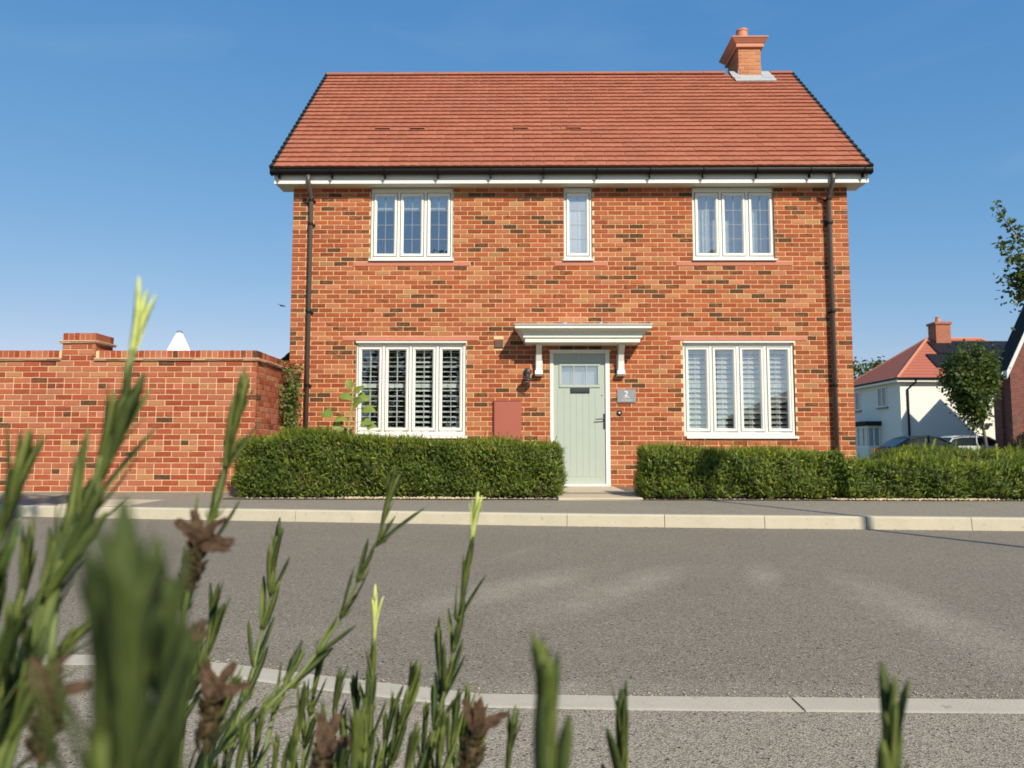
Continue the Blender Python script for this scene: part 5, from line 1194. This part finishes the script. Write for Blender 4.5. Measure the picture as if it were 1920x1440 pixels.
#LAVENDER#
STEMS = [
('A', 'pale_big', [(-0.1738, 0.3532, 0.8066), (-0.1775, 0.3545, 0.79), (-0.183, 0.3566, 0.7651), (-0.1849, 0.3535, 0.7426), (-0.1888, 0.3503, 0.7206), (-0.1973, 0.3519, 0.7001), (-0.2041, 0.3485, 0.6802), (-0.211, 0.3454, 0.6575), (-0.22, 0.3471, 0.6363), (-0.2294, 0.3491, 0.6105)]),
('A', 'green_big', [(-0.1843, 0.3492, 0.757), (-0.1864, 0.3487, 0.74), (-0.1925, 0.3506, 0.7158), (-0.1969, 0.3473, 0.6957), (-0.2028, 0.3455, 0.6802)]),
('A', 'green', [(-0.2073, 0.3696, 0.7277), (-0.2112, 0.371, 0.7098), (-0.211, 0.3623, 0.6942), (-0.209, 0.3537, 0.6771)]),
('A', 'green_big', [(-0.2158, 0.329, 0.7321), (-0.2176, 0.3303, 0.7166), (-0.2204, 0.3317, 0.6995), (-0.2261, 0.3333, 0.6801), (-0.2318, 0.3359, 0.6482)]),
('A', 'green', [(-0.2184, 0.3616, 0.7017), (-0.2187, 0.363, 0.6855), (-0.2209, 0.3644, 0.6681), (-0.2223, 0.3608, 0.6518), (-0.224, 0.3571, 0.636), (-0.2301, 0.3591, 0.6118)]),
('A', 'pale', [(-0.2242, 0.342, 0.6955), (-0.2275, 0.3432, 0.6809), (-0.2313, 0.3446, 0.6645), (-0.2364, 0.3471, 0.634)]),
('A', 'green', [(-0.2546, 0.4027, 0.6861), (-0.2574, 0.4046, 0.664), (-0.2615, 0.4064, 0.6419), (-0.2685, 0.4087, 0.6143)]),
('A', 'green', [(-0.2027, 0.3146, 0.666), (-0.2074, 0.3162, 0.6467), (-0.2134, 0.3178, 0.6275)]),
('A', 'green', [(-0.2055, 0.3664, 0.647), (-0.2154, 0.3675, 0.6321), (-0.2279, 0.3686, 0.6184), (-0.2404, 0.3697, 0.6035)]),
('A', 'green_big', [(-0.1858, 0.3065, 0.6453), (-0.193, 0.3078, 0.6287), (-0.2024, 0.3093, 0.61)]),
('F', 'blur', [(-0.0616, 0.1259, 0.7176), (-0.0622, 0.1265, 0.7111), (-0.0635, 0.1273, 0.7008), (-0.064, 0.1282, 0.6904), (-0.0644, 0.1294, 0.6766)]),
('F', 'blur', [(-0.0606, 0.1217, 0.7077), (-0.061, 0.1225, 0.6986), (-0.0612, 0.1233, 0.6887), (-0.0614, 0.1243, 0.6771)]),
('F', 'blur', [(-0.0719, 0.1364, 0.711), (-0.0719, 0.1372, 0.7012), (-0.0724, 0.1381, 0.691), (-0.0733, 0.1397, 0.6723)]),
('F', 'blur', [(-0.0768, 0.1723, 0.702), (-0.0776, 0.1731, 0.6914), (-0.0782, 0.1741, 0.6797), (-0.0791, 0.176, 0.6574)]),
('F', 'blur', [(-0.074, 0.152, 0.7042), (-0.074, 0.1528, 0.6949), (-0.0742, 0.1538, 0.6835), (-0.0747, 0.1552, 0.6659)]),
('F', 'green_big', [(-0.1159, 0.2673, 0.6423), (-0.1174, 0.2683, 0.6297), (-0.1181, 0.2694, 0.6171)]),
('G', 'green', [(-0.1676, 0.4564, 0.7733), (-0.1692, 0.4579, 0.7559), (-0.1714, 0.4595, 0.7368), (-0.1765, 0.4612, 0.7161), (-0.1822, 0.4628, 0.6955), (-0.1862, 0.4594, 0.677), (-0.1907, 0.4558, 0.6589), (-0.196, 0.4579, 0.6341), (-0.2007, 0.4604, 0.603)]),
('G', 'green', [(-0.2167, 0.5585, 0.6287), (-0.2194, 0.5601, 0.609), (-0.2232, 0.562, 0.5862), (-0.2308, 0.5637, 0.5653), (-0.2396, 0.5654, 0.5444)]),
('G', 'green', [(-0.2406, 0.5912, 0.5952), (-0.2442, 0.5931, 0.5723), (-0.2498, 0.5952, 0.5463)]),
('G', 'green', [(-0.1849, 0.5123, 0.5848), (-0.1918, 0.5142, 0.5613), (-0.2022, 0.5162, 0.5371), (-0.2091, 0.5176, 0.5198)]),
('B', 'green', [(-0.1025, 0.6028, 0.7108), (-0.1046, 0.6053, 0.681), (-0.1104, 0.6074, 0.6561), (-0.1221, 0.6088, 0.6375), (-0.1325, 0.611, 0.6105), (-0.1437, 0.6126, 0.5898), (-0.1568, 0.604, 0.5717), (-0.1702, 0.5953, 0.5544), (-0.1876, 0.5764, 0.5391), (-0.2034, 0.5573, 0.5254), (-0.2175, 0.5383, 0.5114)]),
('B', 'green', [(-0.2021, 0.6459, 0.6644), (-0.2043, 0.6485, 0.6334), (-0.2074, 0.6507, 0.6069), (-0.2145, 0.6533, 0.576), (-0.2163, 0.6449, 0.5566), (-0.2172, 0.6364, 0.538), (-0.2198, 0.6179, 0.5193)]),
('B', 'green', [(-0.1841, 0.634, 0.5701), (-0.1863, 0.636, 0.5466), (-0.1907, 0.6175, 0.5276)]),
('B', 'green', [(-0.176, 0.696, 0.55), (-0.1807, 0.6985, 0.5194), (-0.1878, 0.7016, 0.4819), (-0.1925, 0.7048, 0.4443)]),
('B', 'green', [(-0.1562, 0.6771, 0.5384), (-0.158, 0.6797, 0.5074), (-0.1617, 0.6824, 0.4755), (-0.164, 0.6846, 0.4482)]),
('B', 'green', [(-0.1547, 0.5752, 0.5566), (-0.1605, 0.5774, 0.5295), (-0.1682, 0.5803, 0.4947)]),
('B', 'green', [(-0.2212, 0.6791, 0.5073), (-0.2257, 0.6817, 0.4754), (-0.2303, 0.684, 0.4481)]),
('B', 'green', [(-0.2637, 0.7204, 0.489), (-0.2661, 0.7228, 0.46), (-0.2685, 0.7252, 0.431)]),
('D', 'pale', [(-0.1108, 0.6104, 0.6197), (-0.1125, 0.6126, 0.594), (-0.1137, 0.615, 0.565), (-0.1158, 0.6178, 0.5318), (-0.1179, 0.6206, 0.4987), (-0.1187, 0.6227, 0.4738)]),
('D', 'green_big', [(-0.0847, 0.4131, 0.5827), (-0.0858, 0.4141, 0.5702), (-0.0869, 0.4155, 0.5537)]),
('D', 'green', [(-0.0982, 0.6379, 0.5338), (-0.1046, 0.64, 0.5081), (-0.1124, 0.6428, 0.4738)]),
('D', 'green', [(-0.0813, 0.6153, 0.565), (-0.0855, 0.6174, 0.5401), (-0.0921, 0.6194, 0.5153), (-0.0992, 0.6218, 0.4863)]),
('D', 'green', [(-0.1391, 0.6572, 0.5385), (-0.1355, 0.6596, 0.5098), (-0.1324, 0.6627, 0.4744)]),
('D', 'green', [(-0.1433, 0.6385, 0.5209), (-0.1411, 0.6411, 0.4909), (-0.139, 0.6433, 0.4653)]),
('D', 'green', [(-0.0794, 0.68, 0.512), (-0.0817, 0.6827, 0.4801), (-0.0839, 0.685, 0.4528)]),
('D', 'green', [(-0.1206, 0.7219, 0.4867), (-0.122, 0.7242, 0.4601), (-0.123, 0.727, 0.4263)]),
('E', 'pale', [(-0.0324, 0.5845, 0.6979), (-0.0344, 0.5866, 0.6727), (-0.0376, 0.5884, 0.6506), (-0.0424, 0.5908, 0.6226), (-0.0473, 0.5931, 0.5946), (-0.0525, 0.5957, 0.5625), (-0.0597, 0.598, 0.5345), (-0.0677, 0.6003, 0.5064), (-0.0717, 0.6023, 0.4824)]),
('D', 'green', [(-0.145, 0.5766, 0.5411), (-0.1411, 0.5786, 0.5179), (-0.138, 0.5809, 0.4909)]),
('D', 'green', [(-0.114, 0.5955, 0.5584), (-0.1148, 0.5979, 0.5304), (-0.1164, 0.6009, 0.4944)]),
('D', 'green', [(-0.0688, 0.5169, 0.5442), (-0.0722, 0.5183, 0.5269), (-0.0757, 0.5197, 0.5096)]),
('B', 'green', [(-0.1886, 0.6192, 0.5069), (-0.1906, 0.621, 0.4862), (-0.1927, 0.6227, 0.4654)]),
('B', 'green', [(-0.1233, 0.5681, 0.5255), (-0.1271, 0.5697, 0.5065), (-0.1309, 0.5712, 0.4875)]),
('G', 'green', [(-0.1832, 0.5359, 0.5438), (-0.1886, 0.5376, 0.5222), (-0.1922, 0.5394, 0.5007)]),
('G', 'green', [(-0.2302, 0.6157, 0.5441), (-0.2364, 0.6181, 0.5151), (-0.2405, 0.6212, 0.4778)]),
('E', 'green', [(-0.0294, 0.6396, 0.521), (-0.0359, 0.6417, 0.4953), (-0.0423, 0.6446, 0.4611)]),
('E', 'green', [(-0.0528, 0.5678, 0.537), (-0.0566, 0.5697, 0.5142), (-0.0604, 0.5719, 0.4876)]),
('E', 'green', [(-0.0639, 0.6134, 0.5899), (-0.0622, 0.6155, 0.565), (-0.06, 0.6125, 0.5417), (-0.062, 0.609, 0.5229)]),
('E', 'green', [(-0.0496, 0.6383, 0.5338), (-0.0522, 0.6405, 0.5082), (-0.0565, 0.6433, 0.4739)]),
('E', 'green', [(-0.0428, 0.6792, 0.5258), (-0.0464, 0.6815, 0.4984), (-0.051, 0.6849, 0.4574)]),
('E', 'green', [(-0.0064, 0.5182, 0.5356), (-0.0081, 0.5195, 0.52)]),
('H', 'green_big', [(0.0094, 0.2614, 0.6664), (0.0093, 0.2627, 0.6511), (0.0093, 0.2639, 0.637), (0.0095, 0.2655, 0.6177)]),
('H', 'green_s', [(0.0604, 0.4746, 0.5836), (0.0614, 0.4764, 0.5623), (0.0617, 0.4794, 0.5274)]),
('I', 'green_s', [(0.1588, 0.3412, 0.6299), (0.1588, 0.3425, 0.6144), (0.1588, 0.345, 0.5848)]),
]
FLOWERS = [
('G', [(-0.1701, 0.4139, 0.6823), (-0.1738, 0.4151, 0.6681), (-0.1786, 0.4172, 0.6426), (-0.1828, 0.4198, 0.6115)], [(-1.0, 0.9), (-0.1, 1.3), (0.9, 0.9), (1.3, 0.1), (1.1, -0.1)], 0.85),
('G', [(-0.1669, 0.4312, 0.597), (-0.1693, 0.4326, 0.5796), (-0.1713, 0.4351, 0.5506)], [(-0.4, 1), (0.6, 1), (1.2, 0.5)], 0.95),
('A', [(-0.171, 0.2869, 0.6413), (-0.1724, 0.2879, 0.6297), (-0.1738, 0.2896, 0.6084)], [(-0.3, 1), (0.3, 1), (0.9, 0.4)], 0.75),
('E', [(-0.0261, 0.4961, 0.5566), (-0.0294, 0.4974, 0.5417), (-0.0344, 0.4993, 0.5185)], [(-0.4, 1), (0.2, 1.1), (0.9, 0.6)], 1.0),
('D', [(-0.1115, 0.4549, 0.5603), (-0.1133, 0.4559, 0.5482), (-0.1145, 0.4574, 0.5299)], [(-0.2, 1), (0.35, 1), (0.9, 0.4)], 0.95),
('F', [(-0.1581, 0.3673, 0.6408), (-0.1605, 0.3686, 0.6259), (-0.1618, 0.3702, 0.606)], [(1, 0.5), (0.5, 0.6)], 0.7),
]
def leaf_mesh(mat, bend, wid, twist=0.0):
    n = 7; vs = []; fs = []
    prof = [.5, .85, 1.0, 1.05, 1.02, .85, .30]
    for i in range(n):
        t = i/(n-1); wd = wid*prof[i]; y = bend*t*t; a = twist*t
        c, s = math.cos(a), math.sin(a); th = wid*.16*(1-t*.6)
        for (u, v) in ((-wd, .30*wd), (0, -th), (wd, .30*wd), (0, th)):
            vs.append((u*c-v*s, y+u*s+v*c, t))
    for i in range(n-1):
        for k in range(4): fs.append((i*4+k, i*4+(k+1) % 4, i*4+4+(k+1) % 4, i*4+4+k))
    fs += [(3, 2, 1, 0), tuple((n-1)*4+k for k in range(4))]
    return MB().add(vs, fs).mesh('leaf', mat, smooth=True)
LG = [leaf_mesh(m_, b_, w_, t_) for m_ in (M['lav'], M['lavd']) for b_, w_, t_ in ((.14, .052, .2), (.22, .046, -.3), (.08, .058, .1), (-.06, .050, -.15))]
LD = LG[4:]
LP = [leaf_mesh(M['lavp'], b_, w_, t_) for b_, w_, t_ in ((-.05, .050, .2), (-.12, .042, -.2), (.03, .055, .1))]
def at_len(pts, s):     # point and direction s metres down from the tip
    acc = 0
    for a, b in zip(pts[:-1], pts[1:]):
        L = (b-a).length
        if acc+L >= s: return a.lerp(b, (s-acc)/L), (a-b).normalized()
        acc += L
    return pts[-1], (pts[-2]-pts[-1]).normalized()
def orient(d, axis_out):
    z = d.normalized(); y = (axis_out-z*axis_out.dot(z)).normalized(); x = y.cross(z)
    return Matrix(((x.x, y.x, z.x), (x.y, y.y, z.y), (x.z, y.z, z.z)))
PB = {'A': (-.16, .42, .02), 'F': (-.06, .30, .02), 'G': (-.20, .58, .02), 'B': (-.17, .74, .02), 'D': (-.07, .72, .02), 'E': (.00, .70, .02), 'H': (.06, .42, .02), 'I': (.20, .40, .02)}
PLBL = {'A': 'tall near lavender at the left edge with a yellow tip reaching above the garden wall', 'F': 'very near blurred dark backlit lavender sprig left of the middle',
        'G': 'lavender with brown withered bracts rising before the garden wall and hedge end', 'B': 'lavender with a long arching green sprig in front of the left hedge',
        'D': 'bushy lavender with one short pale yellow tip against the road', 'E': 'slender lavender with the tallest pale tip, just left of the front door line',
        'H': 'blurred dark lavender tips at the bottom centre before the edging stones', 'I': 'single dark lavender tip at the bottom right, near the cracked edging'}
plants = {k: thing('lavender', PLBL[k], 'lavender', v, 'lavender in the foreground bed') for k, v in PB.items()}
lr = random.Random(77)
def add_leaf(parent, pos, d, length, meshes, tuft=None):
    side = Vector((lr.uniform(-1, 1), lr.uniform(-1, 1), lr.uniform(-.3, .3)))
    out_ = d.cross(side).normalized()
    me = lr.choice(meshes)
    return me, out_
def put(parent, pos, axis, ang, az, length, meshes, wscale=1.0):
    ref = axis.orthogonal().normalized(); b = axis.cross(ref)
    out_ = ref*math.cos(az)+b*math.sin(az); d = (axis*math.cos(ang)+out_*math.sin(ang)).normalized()
    if parent.parent.name == plants['F'].name: meshes = LD  # only dark leaf colours here: the sprig's backlit shade is painted in
    if parent.parent.name in (plants['F'].name, plants['H'].name, plants['I'].name): wscale *= 1.25 if parent.parent.name == plants['F'].name else 1.45
    R_ = orient(d, -out_); me = lr.choice(meshes)
    o = bpy.data.objects.new('leaf', me); COL.objects.link(o); o.parent = parent
    m4 = R_.to_4x4() @ Matrix.Diagonal((length*wscale, length, length, 1)); m4.translation = pos-WL[parent.name]
    o.matrix_local = m4
def small_leaves(mb, pos, axis, n, l0, l1):
    for _ in range(n):
        az = lr.uniform(0, 6.28); ang = lr.uniform(.12, .5); ref = axis.orthogonal().normalized(); b = axis.cross(ref)
        out_ = ref*math.cos(az)+b*math.sin(az); d = (axis*math.cos(ang)+out_*math.sin(ang)).normalized(); L = lr.uniform(l0, l1)
        sd = d.cross(out_).normalized(); w_ = .0011; mid = pos+d*L*.5+out_*.001
        mb.add([pos-sd*w_*.5, pos+sd*w_*.5, mid+sd*w_, pos+d*L, mid-sd*w_, mid+out_*.0008], [(0, 1, 2, 5), (0, 5, 4), (5, 2, 3), (5, 3, 4)])
for pl_, style, P_ in STEMS:
    root = plants[pl_]; pts = [Vector(p) for p in P_]; total = sum((b-a).length for a, b in zip(pts[:-1], pts[1:]))
    big = style in ('green_big', 'pale_big'); blur = style == 'blur'
    LL = .050 if big else (.045 if not blur else .040)
    # stem: from under the tip down the sprig, then on to the root of the plant
    base = Vector(PB[pl_]); low = pts[-1]; joins = low.z < base.z+.0 
    vis = [at_len(pts, LL*.62+(total-LL*.62)*k/10)[0] for k in range(11)]
    dlow = (vis[-1]-vis[-2]).normalized(); path = list(vis)
    if pl_ != 'skip':
        L2 = (base-low).length; c1 = low+dlow*L2*.3; c2 = base+Vector((0, 0, L2*.35))
        for k in range(1, 7):
            t = k/6; path.append(low*(1-t)**3+c1*3*t*(1-t)**2+c2*3*t*t*(1-t)+base*t**3)
    r0 = .0012 if not big else .0019
    sm_ = MB(); sm_.tube(path, [r0*(.75+.6*min(1, k/10)+(.9 if k > 11 else 0)) for k in range(len(path))], 7)
    stem = sm_.build('stem', M['lavs'], root, smooth=True)
    ax0 = at_len(pts, LL*.7)[1]; nb_ = 11 if big or blur else 8
    pale = style.startswith('pale'); tipm = LP if pale else LG
    if pale:        # fresh pale tip, then a green brush below it
        for k in range(8):
            p, ax = at_len(pts, LL*.92); put(stem, p, ax, lr.uniform(.01, .10), k*2.4+lr.random(), LL*lr.uniform(.72, 1.0), LP, 1.0)
        st0 = LL*.95
    else: st0 = 0
    for k in range(nb_):
        s = st0+LL*lr.uniform(.75, 1.05); p, ax = at_len(pts, s)
        put(stem, p, ax, lr.uniform(.02, .13) if not style == 'green_s' else lr.uniform(.05, .2), k*2.4+lr.random(), LL*lr.uniform(.75, 1.0), LG, 1.0 if not blur else 1.1)
    s = st0+LL*1.3; k = 0; tb = MB()
    while s < total+.03:
        p, ax = at_len(pts, s)
        if s > total: p = pts[-1]+dlow*(s-total)
        az = (k % 2)*math.pi/2+lr.uniform(-.3, .3)
        for a in (az, az+math.pi): put(stem, p, ax, lr.uniform(.20, .50), a, LL*lr.uniform(.75, 1.1), LG)
        for e_ in range(4): put(stem, p, ax, lr.uniform(.08, .30), az+.8+1.57*e_, LL*lr.uniform(.28, .66), LG)
        small_leaves(tb, p+ax*.001, ax, 10, .008, .020)
        s += lr.uniform(.024, .034)*(1.15 if big else 1); k += 1
    if tb.v: tb.build('leaf_tuft', M['lav'], stem, kind='stuff')
def bract_mesh(seed):
    r = random.Random(seed); vs = []; fs = []; nu, nv = 8, 5
    for i in range(nu):
        t = i/(nu-1); wd = .20*math.sin(math.pi*min(1, .18+.72*t))**.8
        if i == nu-1: wd *= .8
        for j in range(nv):
            u = (j/(nv-1)-.5)*2
            vs.append((u*wd*(1+r.uniform(-.3, .2)), -.28*t*t+.16*wd*4*u*u*.4+r.uniform(-.07, .07)*(t+.2), t+(.06*math.sin(u*5+seed) if t > .8 else 0)+r.uniform(-.03, .03)))
    for i in range(nu-1):
        for j in range(nv-1): fs.append((i*nv+j, i*nv+j+1, (i+1)*nv+j+1, (i+1)*nv+j))
    return MB().add(vs, fs).mesh('bract', M['dry'], smooth=True)
BM = [bract_mesh(k) for k in range(5)]
for pl_, P_, dirs_, sc in FLOWERS:
    root = plants[pl_]; pts = [Vector(p) for p in P_]; base = Vector(PB[pl_])
    top = pts[0]; ax = (pts[0]-pts[1]).normalized(); BL = .034*sc
    path = [pts[0]]+pts[1:]; low = pts[-1]; L2 = (base-low).length
    for k in range(1, 6):
        t = k/5; path.append(low*(1-t)**3+(low-Vector((0, 0, L2*.3)))*3*t*(1-t)**2+(base+Vector((0, 0, L2*.35)))*3*t*t*(1-t)+base*t**3)
    fs_ = MB(); fs_.tube(path, .0011, 6)
    fo = fs_.build('dried_flower', M['lavs'], root, smooth=True)
    body_ = MB()
    for k in range(110):
        t = lr.random(); az = k*2.4; ref = ax.orthogonal().normalized(); b = ax.cross(ref); out_ = ref*math.cos(az)+b*math.sin(az)
        c = top-ax*BL*(1-t); rr = .0042*sc*math.sin(math.pi*(.15+.75*t))**.5; p = c+out_*rr
        d = (ax*.75+out_*.65).normalized(); sd = ax.cross(out_).normalized(); L = lr.uniform(.005, .008)*sc; w_ = .0019*sc
        body_.add([p-sd*w_*.7, p+sd*w_*.7, p+d*L*.6+sd*w_, p+d*L, p+d*L*.6-sd*w_, p+d*L*.3+out_*.0012], [(0, 1, 5), (1, 2, 5), (2, 3, 5), (3, 4, 5), (4, 0, 5)])
    body_.tube([top-ax*BL, top-ax*BL*.5, top], [.002*sc, .0038*sc, .0025*sc], 8)
    body_.build('calyx_spike', M['calyx'], fo, kind='stuff')
    for (u, v) in dirs_:
        d = (r_*u*.8+Vector((0, 0, 1))*v+Vector((0, -1, 0))*lr.uniform(-.3, .5)).normalized()
        o = bpy.data.objects.new('bract', lr.choice(BM)); COL.objects.link(o); o.parent = fo
        out_ = (d-ax*d.dot(ax)); out_ = out_ if out_.length > .1 else Vector((0, -1, 0))
        R_ = orient(d, (-out_ + Vector((0, -.6, 0))).normalized()); m4 = R_.to_4x4() @ Matrix.Diagonal((.020*sc*1.1, .020*sc, .021*sc, 1)); m4.translation = top+Vector((0, -.002, -.002))-WL[fo.name]
        o.matrix_local = m4
